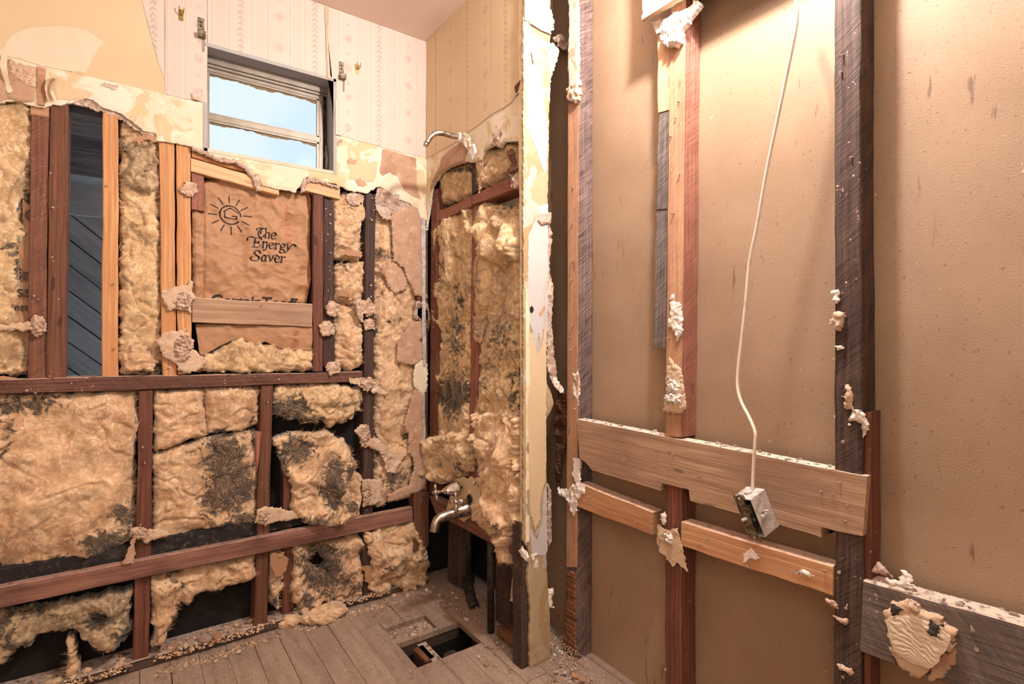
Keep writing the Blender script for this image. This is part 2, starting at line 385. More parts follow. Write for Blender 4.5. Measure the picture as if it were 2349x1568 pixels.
def board(name, pl, quad, w, depth, m, vertical=True, seed=0, rough=.0009, bev=.0022, parent=None, px=True, seg=None, wend=None):
    """a timber: quad = front face TL,TR,BR,BL (pixels on the plane); w front offset, goes back by depth"""
    q = UVP(pl, quad, w) if px else quad
    q = [Vector((a[0], a[1])) for a in q]
    TL, TR, BR, BL = q
    if vertical: s0, s1, e0, e1 = TL, TR, BL, BR      # along = downwards
    else: s0, s1, e0, e1 = BL, TL, BR, TR              # along = rightwards
    L = ((e0+e1)/2-(s0+s1)/2).length; n = seg or max(3, int(L/.04))
    rs = np.random.RandomState(seed+len(name)*13+int(abs(quad[0][0]*7)) % 999)
    V = []; uvs = []; Fc = []
    wdt = (s1-s0).length
    prof = [(bev/wdt, 0), (1-bev/wdt, 0), (1, bev), (1, depth-bev), (1-bev/wdt, depth), (bev/wdt, depth), (0, depth-bev), (0, bev)]
    per = [0]
    for k in range(8):
        a, b = prof[k], prof[(k+1) % 8]; per.append(per[-1]+math.hypot((a[0]-b[0])*wdt, a[1]-b[1]))
    ph = rs.rand(6)*6
    for i in range(n+1):
        t = i/n; a = s0.lerp(e0, t); b = s1.lerp(e1, t)
        ww = w if wend is None else w+(wend-w)*t
        dl = rough*(math.sin(t*9+ph[0])+.6*math.sin(t*23+ph[1])+rs.normal()*.5)
        dr = rough*(math.sin(t*8+ph[2])+.6*math.sin(t*19+ph[3])+rs.normal()*.5)
        for k in range(9):
            s, d = prof[k % 8]; p = a.lerp(b, s)
            dd = (b-a).normalized()*(dl*(1-s)+dr*s)
            P = pl.W(p.x+dd.x, p.y+dd.y, ww-d+ (rough*rs.normal()*.4 if 0 < t < 1 and k < 8 else 0))
            V.append(P); uvs.append((t*L, per[k]))
    for i in range(n):
        for k in range(8):
            a = i*9+k; f = (a, a+1, a+10, a+9) if vertical else (a, a+9, a+10, a+1)
            Fc.append(f[::-1] if False else f)
    o = len(V)
    for end in (0, n):
        st = len(V)
        for k in range(8):
            V.append(V[end*9+k]); s, d = prof[k]; uvs.append((d, s*wdt))
        f = tuple(range(st, st+8)); Fc.append(f if (end == 0) else f[::-1])
    ob = mesh_obj(name, V, Fc, m, parent, uvs)
    me = ob.data; bm = bmesh.new(); bm.from_mesh(me); bmesh.ops.remove_doubles(bm, verts=bm.verts, dist=1e-6); bmesh.ops.recalc_face_normals(bm, faces=bm.faces); bm.to_mesh(me); bm.free()
    return ob

LAST = {}
def relief(name, pl, poly, w=0., thick=.012, res=.005, hf=None, rag=.003, rf=60., seed=0, m='plaster_tan', parent=None, holes=(), px=True,
           back=True, voids=(), mold=None, sheet=None, smooth=True, base=None, tilt=None, fldf=None):
    P = UVP(pl, poly, w) if px else poly
    Pn = np.array(P); mn = Pn.min(0)-res*2; mx = Pn.max(0)+res*2
    nx = int((mx[0]-mn[0])/res)+2; ny = int((mx[1]-mn[1])/res)+2
    U, V = np.meshgrid(mn[0]+np.arange(nx)*res, mn[1]+np.arange(ny)*res, indexing='ij')
    fld = sdpoly(U, V, P) + (rag*2*fbm(U*rf, V*rf, seed+50, 4, .6) if rag else 0)
    for hpoly in holes:
        hp = UVP(pl, hpoly, w) if px else hpoly
        fld = np.minimum(fld, -sdpoly(U, V, hp))
    if voids:
        bl = blobs(pl, voids, U, V, w); bl = bl + .5*fbm(U*16, V*16, seed+9, 4, .6)*np.clip(bl*3, 0, 1)
        fld = np.minimum(fld, (.55-bl)*.04)
    if fldf is not None: fld = fldf(U, V, fld)
    H = hf(U, V, fld) if hf is not None else np.zeros_like(U)
    gx, gy = np.gradient(fld, res)
    gl = gx*gx+gy*gy+1e-6
    ins = fld > 0
    fi = ins[:-1, :-1] | ins[1:, :-1] | ins[1:, 1:] | ins[:-1, 1:]
    used = np.zeros(U.shape, bool)
    used[:-1, :-1] |= fi; used[1:, :-1] |= fi; used[1:, 1:] |= fi; used[:-1, 1:] |= fi
    mv = used & ~ins
    mvd = np.where(mv, np.clip(-fld/gl, -res*20, res*20), 0)
    st = np.sqrt((mvd*gx)**2+(mvd*gy)**2); lim = np.minimum(1, res*1.1/np.maximum(st, 1e-9))
    U2 = U+mvd*gx*lim; V2 = V+mvd*gy*lim
    idx = -np.ones(U.shape, int); idx[used] = np.arange(used.sum())
    uu, vv, hh = U2[used], V2[used], H[used]
    if tilt:   # (du pivot, dv pivot, slope_u, slope_v)
        hh = hh+(uu-tilt[0])*tilt[2]+(vv-tilt[1])*tilt[3]
    I, J = np.nonzero(fi)
    F0 = np.stack([idx[I, J], idx[I+1, J], idx[I+1, J+1], idx[I, J+1]], 1)
    pts = np.array(pl.o)[None]+uu[:, None]*np.array(pl.u)+vv[:, None]*np.array(pl.v)+(w+hh)[:, None]*np.array(pl.n)
    UVs = np.stack([uu, vv], 1)
    # boundary edges
    ed = np.concatenate([F0[:, [0, 1]], F0[:, [1, 2]], F0[:, [2, 3]], F0[:, [3, 0]]])
    key = np.sort(ed, 1); kk = key[:, 0].astype(np.int64)*10**7+key[:, 1]
    un, inv, cnt = np.unique(kk, return_inverse=True, return_counts=True)
    be = ed[cnt[inv] == 1]
    bv = np.unique(be); n0 = len(pts)
    rimf = {v: n0+i for i, v in enumerate(bv)}; rimb = {v: n0+len(bv)+i for i, v in enumerate(bv)}
    hb = hh[bv] if back == 'follow' else None
    fr = pts[bv]; wb = (w-thick) if hb is None else (w+hb-thick)
    if tilt and hb is None: wb = w-thick+(uu[bv]-tilt[0])*tilt[2]+(vv[bv]-tilt[1])*tilt[3]
    bk = np.array(pl.o)[None]+uu[bv][:, None]*np.array(pl.u)+vv[bv][:, None]*np.array(pl.v)+(np.broadcast_to(wb, (len(bv),)))[:, None]*np.array(pl.n)
    faces = F0.tolist(); nf = len(faces)
    faces += [(rimf[b], rimf[a], rimb[a], rimb[b]) for a, b in be]
    allp = [pts, fr, bk]; auv = [UVs, UVs[bv], UVs[bv]+.004]
    if back:
        if back == 'follow': wbk = w+hh-thick
        elif tilt: wbk = w-thick+(uu-tilt[0])*tilt[2]+(vv-tilt[1])*tilt[3]
        else: wbk = np.full(len(uu), w-thick)
        bp = np.array(pl.o)[None]+uu[:, None]*np.array(pl.u)+vv[:, None]*np.array(pl.v)+wbk[:, None]*np.array(pl.n)
        o2 = n0+2*len(bv); allp.append(bp); auv.append(UVs)
        faces += (F0[:, ::-1]+o2).tolist()
    allp = np.concatenate(allp)
    LAST['f'] = (pts, UVs)
    att = None
    if mold is not None:
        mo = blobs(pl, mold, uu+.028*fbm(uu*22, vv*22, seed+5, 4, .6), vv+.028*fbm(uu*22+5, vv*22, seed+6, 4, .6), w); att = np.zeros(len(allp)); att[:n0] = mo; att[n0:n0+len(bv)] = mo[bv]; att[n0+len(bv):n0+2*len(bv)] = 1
    return mesh_obj(name, allp, faces, m, parent, np.concatenate(auv), nf if smooth else False, base, att)

def blobs(pl, bl, U, V, w=0.):
    r = np.zeros(np.shape(U))
    for b in bl:
        x, y, rx, ry = b[:4]; st = b[4] if len(b) > 4 else 1.
        c0 = uv(pl, x, y, w); cx = uv(pl, x+rx, y, w); cy = uv(pl, x, y+ry, w)
        ax = abs(cx[0]-c0[0])+1e-5; ay = abs(cy[1]-c0[1])+1e-5
        sh = (cx[1]-c0[1])/(cx[0]-c0[0]) if abs(cx[0]-c0[0]) > 1e-6 else 0
        q = ((U-c0[0])/ax)**2+((V-c0[1]-sh*(U-c0[0]))/ay)**2
        r = np.maximum(r, st*np.exp(-q*.7))
    return r

def wool(bulge=.02, roll=.05, edge=.03, seed=0, fl=1., f=1., stretch=1.):
    def h(U, V, d):
        s = seed
        wu = U+.05*fbm(U*6*f, V*6*f, s, 3); wv = V+.05*fbm(U*6*f+9, V*6*f, s+3, 3)
        a = fbm(wu*6*f, wv*6*f*stretch, s+5, 3)
        v1 = np.abs(fbm(wu*5*f+3, wv*6*f*stretch, s+11, 3)); crease = np.exp(-(v1/.035)**2)
        v2 = np.abs(fbm(wu*13*f+3, wv*11*f*stretch, s+13, 3)); cr2 = np.exp(-(v2/.06)**2)*sstep(a, -.2, .15)
        b = fbm(wu*16*f, wv*14*f*stretch, s+12, 4, .55)
        g = 1-np.abs(fbm(wu*40*f, wv*34*f*stretch, s+17, 3, .6))*2
        k = fbm(wu*130, wv*110, s+23, 3, .7)
        e = np.clip(d/edge, 0, 1); r = np.sqrt(1-(1-e)**2)
        return bulge*(.5+2.1*a)+fl*(.014*b+.0035*g+.0018*k-.012*crease-.006*cr2)*np.clip(.35+r, 0, 1)-roll*(1-r)
    return h
def lumpy(amp=.006, f=60., seed=0, edge=.006, drop=.004):
    def h(U, V, d):
        e = np.clip(d/edge, 0, 1)
        return amp*(fbm(U*f, V*f, seed, 4, .6)+.4*(1-np.abs(fbm(U*f*.6, V*f*.6, seed+4, 2))*2))*np.clip(e+.2, 0, 1)-drop*(1-e)
    return h
def flat(amp=.0006, f=25., seed=0): return lambda U, V, d: amp*fbm(U*f, V*f, seed, 3)
def crumple(amp=.008, f=9., seed=0, edge=.01, drop=.0):
    def h(U, V, d):
        wu = U+.02*fbm(U*5, V*5, seed+1, 2); wv = V+.02*fbm(U*5+4, V*5, seed+2, 2)
        a = np.abs(gn(wu*f, wv*f, seed)); b = np.abs(gn(wu*f*2.1+3, wv*f*1.9, seed+7)); cc = np.abs(gn(wu*f*4+3, wv*f*5, seed+8))
        e = np.clip(d/edge, 0, 1)
        return amp*(1.2*fbm(U*f*.4, V*f*.4, seed+30, 2)-a*1.1-b*.55-cc*.25)-drop*(1-e)
    return h

def tube(name, pts, r, m, parent=None, n=12, flatx=1., smooth=True, base=None, updir=None, caps=True):
    """swept tube through 3D points; r number or list; flatx squashes the section"""
    pts = [Vector(p) for p in pts]; N = len(pts)
    rr = r if isinstance(r, (list, tuple)) else [r]*N
    V = []; Fc = []; up = Vector(updir) if updir else Vector((0, 0, 1))
    prev = None
    for i in range(N):
        t = (pts[min(i+1, N-1)]-pts[max(i-1, 0)]).normalized()
        if prev is None:
            a = t.cross(up)
            if a.length < .05: a = t.cross(Vector((1, 0, 0)))
            a.normalize()
        else:
            a = prev-t*prev.dot(t); a.normalize()
        prev = a; b = t.cross(a).normalized()
        for k in range(n):
            an = 2*math.pi*k/n
            V.append(pts[i]+(a*math.cos(an)+b*math.sin(an)*flatx)*rr[i])
    for i in range(N-1):
        for k in range(n):
            q = i*n+k; p = i*n+(k+1) % n; Fc.append((q, p, p+n, q+n))
    nf = len(Fc)
    if caps: Fc.append(tuple(range(n))[::-1]); Fc.append(tuple(range((N-1)*n, N*n)))
    o = mesh_obj(name, V, Fc, m, parent, None, nf if smooth else False, base)
    bm = bmesh.new(); bm.from_mesh(o.data); bmesh.ops.recalc_face_normals(bm, faces=bm.faces); bm.to_mesh(o.data); bm.free()
    return o
def spline(pts, k=6):
    P = [Vector(p) for p in pts]; out = []
    for i in range(len(P)-1):
        p0 = P[max(i-1, 0)]; p1 = P[i]; p2 = P[i+1]; p3 = P[min(i+2, len(P)-1)]
        for j in range(k):
            t = j/k; out.append(.5*((2*p1)+(p2-p0)*t+(2*p0-5*p1+4*p2-p3)*t*t+(3*p1-p0-3*p2+p3)*t**3))
    out.append(P[-1]); return out
def box(name, lo, hi, m, parent=None, M=None, bev=.0, base=None):
    bm = bmesh.new(); bmesh.ops.create_cube(bm, size=1)
    for v in bm.verts: v.co = Vector([lo[i]+(v.co[i]+.5)*(hi[i]-lo[i]) for i in range(3)])
    if bev: bmesh.ops.bevel(bm, geom=list(bm.edges), offset=bev, segments=2, affect='EDGES')
    if M is not None: bm.transform(M)
    bm.verts.ensure_lookup_table(); V = [tuple(v.co) for v in bm.verts]; Fc = [[v.index for v in f.verts] for f in bm.faces]; bm.free()
    uvs = [((v[0]+v[1]), v[2]) for v in V]
    return mesh_obj(name, V, Fc, m, parent, uvs, False, base)
def pbox(name, pl, u0, u1, v0, v1, w0, w1, m, parent=None, bev=0.):
    M = Matrix((tuple(pl.u)+(0,), tuple(pl.v)+(0,), tuple(pl.n)+(0,), (0, 0, 0, 1))).transposed(); M.translation = pl.o
    return box(name, (min(u0, u1), min(v0, v1), min(w0, w1)), (max(u0, u1), max(v0, v1), max(w0, w1)), m, parent, M, bev)
def prism(name, pl, poly, w, thick, m, parent=None, px=True, seed=0, step=.03, jit=.0008):
    P = UVP(pl, poly, w) if px else poly
    rs = random.Random(seed); pts = []
    for (x0, y0), (x1, y1) in zip(P, P[1:]+P[:1]):
        L = math.hypot(x1-x0, y1-y0); n = max(1, int(L/step))
        for k in range(n):
            t = k/n; j = jit if k else 0
            pts.append((x0+(x1-x0)*t+rs.uniform(-j, j), y0+(y1-y0)*t+rs.uniform(-j, j)))
    ar = sum(a[0]*b[1]-a[1]*b[0] for a, b in zip(pts, pts[1:]+pts[:1]))
    if ar < 0: pts = pts[::-1]
    n = len(pts); V = [pl.W(x, y, w) for x, y in pts]+[pl.W(x, y, w-thick) for x, y in pts]
    V += V[:]; uvs = pts+[(x, y+thick) for x, y in pts]; uvs += [(x, y) for x, y in pts]+[(x, y+thick) for x, y in pts]
    bm = bmesh.new(); vs = [bm.verts.new(v) for v in V]
    bm.faces.new(vs[:n]); bm.faces.new(vs[n:2*n][::-1])
    for k in range(n): bm.faces.new((vs[2*n+(k+1) % n], vs[2*n+k], vs[3*n+k], vs[3*n+(k+1) % n]))
    bmesh.ops.triangulate(bm, faces=bm.faces[:2] if hasattr(bm.faces, '__getitem__') and not bm.faces.ensure_lookup_table() else [])
    bm.verts.ensure_lookup_table(); bm.verts.index_update(); Fc = [[v.index for v in f.verts] for f in bm.faces]; bm.free()
    return mesh_obj(name, V, Fc, m, parent, uvs)
def nail(pl, px, py, w, parent, L=.012, tilt=(0, 0)):
    p = at(pl, px, py, w); d = (pl.n+pl.u*tilt[0]+pl.v*tilt[1]).normalized()
    a = p-d*.004; b = p+d*L
    return tube('nail', [a, b-d*.0012, b-d*.0011, b], [.0014, .0014, .0036, .0036], 'nail_steel', parent, 8)
# ================================================================== THE SETTING
XL, YB, YF = -1.6, -1.5, 2.30        # left wall, wall behind the camera, outer face
def st(o, label=None): return tag(o, label, None, None, 'structure')
ceil = st(box('ceiling', (XL, YB, ZC), (XP+.02, YF, ZC+.04), 'ceiling_plaster', base=Vector((0, 0, ZC))), 'plain pinkish plaster ceiling over the stripped bathroom')
wl = st(box('wall_left', (XL-.05, YB-.05, -.36), (XL, YF+.02, ZC), 'paint_yellow'), 'left wall outside the view'); wb = st(box('wall_front', (XL, YB-.05, -.36), (XP+.03, YB, ZC), 'paint_yellow'), 'wall behind the viewer')
floor = st(box('floor', (XL, YB, -.36), (XP+.03, YF+.02, -.30), 'tar_paper', base=Vector((0, 0, -.34))), 'dusty narrow-plank subfloor littered with plaster crumbs')
rf = random.Random(3); x = .782-.085*28; row = 0
while x < XP-.01:
    x1 = min(x+.085, XP); cuts = [YB]; y = YB+rf.uniform(.3, .9)
    while y < YF-.15: cuts.append(y); y += rf.uniform(.35, 1.0)
    cuts.append(YF-.02); gaps = []
    if .77 < x < 1.0: gaps.append((1.64, 1.808))
    if .77 < x < .93: gaps.append((1.826, 1.93))
    segs = []
    for a, b in zip(cuts, cuts[1:]):
        cur = [(a, b)]
        for g0, g1 in gaps:
            nx_ = []
            for s0, s1 in cur:
                if g1 <= s0 or g0 >= s1: nx_.append((s0, s1)); continue
                if s0 < g0: nx_.append((s0, g0))
                if s1 > g1: nx_.append((g1, s1))
            cur = nx_
        segs += cur
    for a, b in segs:
        if b-a < .012: continue
        dz = rf.uniform(-.0015, .0015)
        board('plank', G, [(x+.0005, b-.0005), (x1-.0005, b-.0005), (x1-.0005, a+.0005), (x+.0005, a+.0005)], dz, .02, 'floor_plank', True, row, .0005, .0009, floor, px=False, seg=max(2, int((b-a)/.2)))
    x = x1; row += 1
pbox('joist', G, .70, .745, .6, 2.2, -.20, -.022, 'grimy_plate', floor); pbox('joist', G, 1.10, 1.145, .6, 2.2, -.20, -.022, 'grimy_plate', floor)
pbox('joist', G, .86, .895, 1.68, 2.2, -.16, -.03, 'grimy_plate', floor)
pbox('trimmer', G, .78, 1.04, 1.812, 1.824, -.06, -.012, 'grimy_plate', floor)
pbox('trimmer', G, .785, .955, 1.822, 1.935, -.05, -.02, 'grimy_plate', floor)
pbox('trimmer', G, .745, 1.10, 1.812, 1.85, -.22, -.06, 'tar_paper', floor)

# ---- back panel of the right wall
wr = st(pbox('wall_right', C, -YF-.02, -YB, -.36, ZC, -(XP-XC)-.015, -(XP-XC), 'panel_back'), 'brown speckled back of the wallboard behind the right studs')

# ---- window wall
ceilv = ZC
def uvA(p, w=0): return uv(A, p[0], p[1], w)
low_a = [(0, 236), (18, 229), (35, 231), (55, 236), (80, 243), (98, 247), (121, 239), (140, 241), (168, 232), (190, 226), (212, 226), (236, 246), (271, 255), (300, 275), (332, 300),
 (357, 307), (361, 321), (404, 327), (443, 336), (461, 346), (493, 361), (514, 364), (550, 371), (568, 386), (589, 414), (593, 436), (600, 425), (640, 433), (678, 440), (693, 421), (704, 405),
 (745, 415), (777, 424), (800, 436), (822, 440), (843, 443), (872, 425), (890, 440), (915, 455), (945, 468), (958, 478), (966, 500), (980, 505)]
polyA = [(-.9, 1.60)]+[uvA(p) for p in low_a]+[(XB+.012, 1.60), (XB+.012, ZC+.01), (-.9, ZC+.01)]
win = (.213, .658, 1.787, 2.150)
WH = [(win[0], win[2]), (win[1], win[2]), (win[1], win[3]), (win[0], win[3])]
def hfA(U, V, d):
    e = np.clip(d/.012, 0, 1); n = fbm(U*50, V*50, 3, 3, .6)
    lowz = sstep(-d, -.10, -.0)
    return -.004*(1-e)*(.6+.8*np.abs(n)) + .0005*fbm(U*12, V*12, 5, 3)
wa = st(relief('wall_back', A, polyA, 0, .013, .0045, hfA, .003, 45, 2, 'skim_cream', px=False, holes=[WH], back=True), 'skimmed upper part of the window wall ending in a broken lower edge')
# the missing-hole wall beyond: dark sheathing boards with an open gap between two studs
def sheath(u0, u1, v0, v1, nm='sheathing_board'): return pbox(nm, A, u0, u1, v0, v1, -.125, -.108, 'tar_paper', wa)
sheath(-.9, -.20, .95, ZC); sheath(-.045, win[0]-.002, .95, ZC); sheath(win[1]+.002, XB+.25, .95, ZC); sheath(win[0]-.002, win[1]+.002, .95, win[2]-.002); sheath(win[0]-.002, win[1]+.002, win[3]+.002, ZC)
sheath(-.20, -.045, 2.0, ZC); sheath(-1.62, XB+.26, -.36, .95); sheath(-1.62, -.9, .95, ZC)
pbox('wallboard', A, -1.6, -.62, 0, 1.62, -.108, -.002, 'paint_yellow', wa)
pbox('wall_filler', A, -1.6, -.9, 0, ZC, -.125, 0, 'plaster_tan', wa)
# yellow painted area, pale patch, tan scratch coat, wallpaper sheets
pu = lambda pts: [uvA(p) for p in pts]
yel = [(-.9, 1.80)]+pu([(0, 128), (45, 135), (90, 150), (190, 172), (290, 195), (379, 214), (377, 178), (365, 150), (345, 80), (325, 0)])+[(.028, ZC), (-.9, ZC)]
relief('painted_area', A, yel, .0009, .001, .006, flat(.0003), .0012, 30, 4, 'paint_yellow', wa, px=False, back=False)
relief('pale_patch', A, pu([(-40, 140), (5, 112), (30, 80), (62, 66), (140, 60), (200, 70), (237, 97), (222, 118), (208, 140), (197, 168), (100, 153), (45, 134), (0, 127)]), .0018, .001, .005, flat(.0003), .002, 25, 5, 'plaster_pale', wa, px=False, back=False)
relief('brown_scratch_coat', A, pu([(-60, 120), (0, 130), (22, 135), (42, 146), (84, 155), (84, 238), (60, 234), (18, 227), (0, 234), (-60, 240)]), .0015, .002, .004, lumpy(.002, 90, 3), .002, 50, 6, 'plaster_tan', wa, px=False, back=False)
relief('crackled_patch', A, pu([(22, 135), (42, 146), (84, 155), (84, 203), (60, 195), (38, 178), (25, 165)]), .004, .003, .003, lambda U, V, d: .003*np.minimum(np.abs(gn(U*70, V*90, 3)), np.abs(gn(U*110+2, V*70, 4)))*4-.003, .002, 60, 7, 'mastic_tan', wa, px=False, back=False)
relief('wood_ground', A, pu([(86, 152), (105, 158), (103, 244), (88, 240)]), .006, .008, .004, flat(.001), .001, 30, 8, 'orange_rough', wa, px=False, back=False)
relief('hanging_paper_strip', A, pu([(5, 125), (16, 122), (18, 150), (22, 185), (29, 212), (18, 216), (9, 180), (2, 150)]), .012, .0015, .003, lambda U, V, d: .01*np.sin(V*60), .001, 60, 9, 'plaster_pale', wa, px=False, back='follow')
relief('curled_paper', A, pu([(110, 185), (122, 182), (132, 186), (120, 196), (116, 212), (124, 232), (112, 238), (106, 220), (104, 200)]), .008, .002, .0025, lambda U, V, d: .01*np.cos(d*300), .001, 60, 10, 'mastic_tan', wa, px=False, back='follow')
for k, (ps, mm) in enumerate([([(214, 192), (240, 188), (275, 196), (272, 214), (245, 203), (222, 198)], 'plaster_grey'), ([(275, 228), (285, 230), (283, 242), (273, 240)], 'plaster_grey'),
    ([(120, 200), (150, 195), (205, 205), (225, 215), (200, 226), (150, 232), (125, 232)], 'paint_yellow'), ([(355, 262), (372, 256), (380, 270), (370, 290), (352, 296)], 'paint_yellow'),
    ([(875, 338), (920, 350), (958, 362), (956, 385), (966, 420), (966, 460), (945, 452), (925, 438), (912, 408), (893, 398), (877, 405), (868, 395), (872, 370)], 'plaster_tan'),
    ([(792, 365), (806, 360), (822, 366), (816, 380), (795, 378)], 'plaster_tan'), ([(800, 380), (845, 372), (868, 366), (866, 395), (858, 420), (830, 418), (800, 412)], 'paint_yellow'),
    ([(955, 385), (975, 390), (978, 440), (966, 462), (956, 440), (952, 410)], 'paint_yellow'), ([(812, 408), (822, 405), (834, 408), (845, 428), (820, 430)], 'plaster_tan'), ([(764, 312), (790, 318), (785, 328), (766, 345)], 'plaster_grey')]):
    relief('torn_patch', A, pu(ps), .0012+.0006*(k > 5), .002, .003, lumpy(.0008, 80, k), .003, 60, 20+k, mm, wa, px=False, back=False)
def sheet(pts, nm='wallpaper_sheet', m='wallpaper_pink', pl=A, par=None, w=.0022, seed=1):
    return prism(nm, pl, pts, w, .0012, m, par, px=False, seed=seed, step=.015, jit=.0005)
l1 = pu([(379, 216), (421, 226), (455, 232), (475, 237)])
u378, u475, u748 = l1[0][0], win[0]+.001, .636
sheet([l1[0], l1[1], l1[2], l1[3], (u475-.001, ZC-.001), (u378, ZC-.001)], par=wa, seed=2)
sheet(pu([(325, -2), (345, 80), (365, 150), (378, 185)])+[(u378-.001, ZC-.001), (.0, ZC-.001)], par=wa, seed=3)
sheet([(u475, win[3]+.001), (u748-.001, win[3]+.001), (u748-.001, ZC-.001), (u475, ZC-.001)], par=wa, seed=4)
r1 = pu([(768, 309), (796, 315), (830, 325), (859, 333), (890, 342), (923, 350), (950, 356), (976, 361)])
sheet([(u748, win[3]+.001), (win[1]+.001, win[3]+.001), (win[1]+.001, r1[0][1])]+r1+[(XB-.001, ZC-.001), (u748, ZC-.001)], par=wa, seed=5)
relief('curled_seam', A, pu([(744, 15), (750, 14), (752, 90), (752, 165), (762, 185), (750, 180)]), .006, .001, .003, flat(.002, 40), .001, 40, 31, 'mastic_tan', wa, px=False, back='follow')
relief('curled_seam', A, pu([(768, 230), (771, 232), (777, 300), (800, 296), (780, 312), (768, 309)]), .008, .001, .003, flat(.002, 40), .001, 40, 32, 'wallpaper_pink', wa, px=False, back='follow')
relief('torn_flap', A, pu([(438, 212), (448, 224), (468, 222), (455, 234), (442, 228)]), .010, .001, .003, flat(.003, 40), .001, 40, 33, 'mastic_tan', wa, px=False, back='follow')

# ---- shower wall
def uvB(p, w=0): return uv(B, p[0], p[1], w)
low_b = [(979, 500), (984, 470), (986, 448), (990, 430), (996, 418), (1010, 396), (1025, 386), (1041, 378), (1066, 371), (1090, 372), (1102, 366), (1111, 344), (1130, 332), (1146, 338), (1156, 325), (1188, 323), (1197, 330)]
uE = -YE
polyB = [(-YA-.012, 1.60)]+[uvB(p) for p in low_b]+[(uvB((1197, 330))[0], uvB((1197, 300))[1]), (uE, uvB((1208, 300))[1]), (uE+.004, ZC+.01), (-YA-.012, ZC+.01)]
ws = st(relief('wall_side', B, polyB, 0, .014, .004, hfA, .003, 45, 12, 'skim_cream', px=False, back=True), 'upper part of the shower wall with torn edge around the opening')
pb = lambda pts: [uvB(p) for p in pts]
lw = pb([(1000, 352), (1040, 330), (1075, 302), (1100, 285), (1127, 263), (1160, 245), (1178, 232), (1190, 214), (1200, 206)])
sheet([(-YA+.001, pb([(981, 362)])[0][1])]+lw[:5]+[(lw[4][0], ZC-.001), (-YA+.001, ZC-.001)], m='wallpaper_warm_lit', pl=B, par=ws, seed=6)
sheet([lw[4], lw[5], lw[6], lw[7], (uE-.012, lw[8][1]), (uE-.012, ZC-.001), (lw[4][0]+.001, ZC-.001)], m='wallpaper_warm_lit', pl=B, par=ws, seed=7)
relief('torn_patch', B, pb([(1012, 360), (1035, 338), (1060, 322), (1080, 325), (1066, 371), (1041, 378), (1010, 396), (1000, 412), (988, 440), (986, 425), (1000, 395), (1008, 380)]), .002, .003, .003, lumpy(.0015, 80, 3), .002, 60, 41, 'plaster_tan', ws, px=False, back=False)
relief('torn_patch', B, pb([(1080, 325), (1100, 300), (1130, 285), (1150, 290), (1155, 322), (1146, 336), (1130, 330), (1111, 342), (1100, 366), (1085, 370)]), .002, .003, .003, crumple(.01, 20, 3), .003, 60, 42, 'plaster_grey', ws, px=False, back=False)
relief('torn_patch', B, pb([(1078, 330), (1090, 330), (1095, 350), (1085, 368), (1075, 355)]), .006, .003, .003, lumpy(.0015, 80, 3), .002, 60, 43, 'skim_white', ws, px=False, back=False)
relief('torn_flap', B, pb([(1183, 200), (1196, 185), (1192, 205), (1186, 215)]), .006, .002, .003, None, .002, 60, 44, 'brown_stud', ws, px=False, back='follow')
board('corner_trim', B, [(-YE-.045, ZC), (-YE-.0, ZC), (-YE, .43), (-YE-.030, .43)], .004, .016, 'trim_paint', True, 3, .0012, .002, ws, px=False)
# metal corner bead in the internal corner and tan corner strips
board('corner_bead', A, [(967, 500), (976, 503), (978, 840), (970, 838)], .002, .006, 'galvanised', True, 5, .001, .001, wa)
board('corner_bead', A, [(968, 900), (975, 900), (977, 1110), (971, 1108)], .002, .006, 'galvanised', True, 5, .001, .001, wa)

# ---- end of the stub wall (the pale column)
def uvE(p, w=0): return uv(E, p[0], p[1], w)
edge = [(1264, 1486), (1262, 1400), (1255, 1300), (1254, 1200), (1255, 1110), (1254, 960), (1264, 945), (1271, 925), (1268, 905), (1255, 880), (1254, 800), (1255, 600), (1257, 500), (1259, 400), (1261, 250), (1264, 200), (1262, 120), (1264, 60), (1262, 30), (1264, 0)]
pe = [uvE(p) for p in edge]
polyE = [(XB+.018, .0), (pe[0][0], .0)]+pe+[(pe[-1][0], ZC+.01), (XB-.012, ZC+.01), (XB-.012, .44), (XB+.006, .42), (XB+.012, .38), (XB+.004, .3), (XB+.020, .2), (XB+.012, .1)]
we = st(relief('wall_end', E, polyE, 0, .013, .0035, hfA, .0025, 40, 22, 'column_paint', px=False, back=True), 'narrow plastered end of the stub wall in peeling cream paint')
ue = lambda pts: [uvE(p) for p in pts]
relief('white_paint_area', E, ue([(1212, 540), (1230, 500), (1238, 470), (1257, 470), (1256, 760), (1250, 800), (1247, 740), (1240, 790), (1235, 760), (1228, 820), (1222, 760), (1216, 740), (1210, 700)]), .001, .001, .003, flat(.0003), .003, 50, 51, 'column_white', we, px=False, back=False)
relief('white_paint_area', E, ue([(1214, 1205), (1232, 1240), (1245, 1200), (1246, 1130), (1254, 1110), (1256, 1260), (1250, 1275), (1220, 1270)]), .001, .001, .003, flat(.0003), .002, 50, 52, 'column_white', we, px=False, back=False)
relief('white_paint_area', E, ue([(1211, 150), (1240, 150), (1258, 320), (1250, 400), (1225, 330), (1212, 300)]), .001, .001, .003, flat(.0003), .002, 50, 53, 'column_white', we, px=False, back=False)
relief('paint_smear', E, ue([(1214, 760), (1222, 770), (1232, 815), (1243, 790), (1250, 740), (1253, 800), (1252, 1100), (1240, 1130), (1238, 1190), (1228, 1215), (1215, 1170), (1211, 900)]), .0016, .001, .003, flat(.0004), .003, 50, 54, 'paint_yellow', we, px=False, back=False)
u0, u1 = XB-.011, uvE((1258, 40))[0]
sheet([(u0, uvE((1210, 50))[1]), (u1, uvE((1256, 68))[1]), (u1, ZC-.001), (u0, ZC-.001)], m='wallpaper_dimmed', pl=E, par=we, w=.003, seed=8)
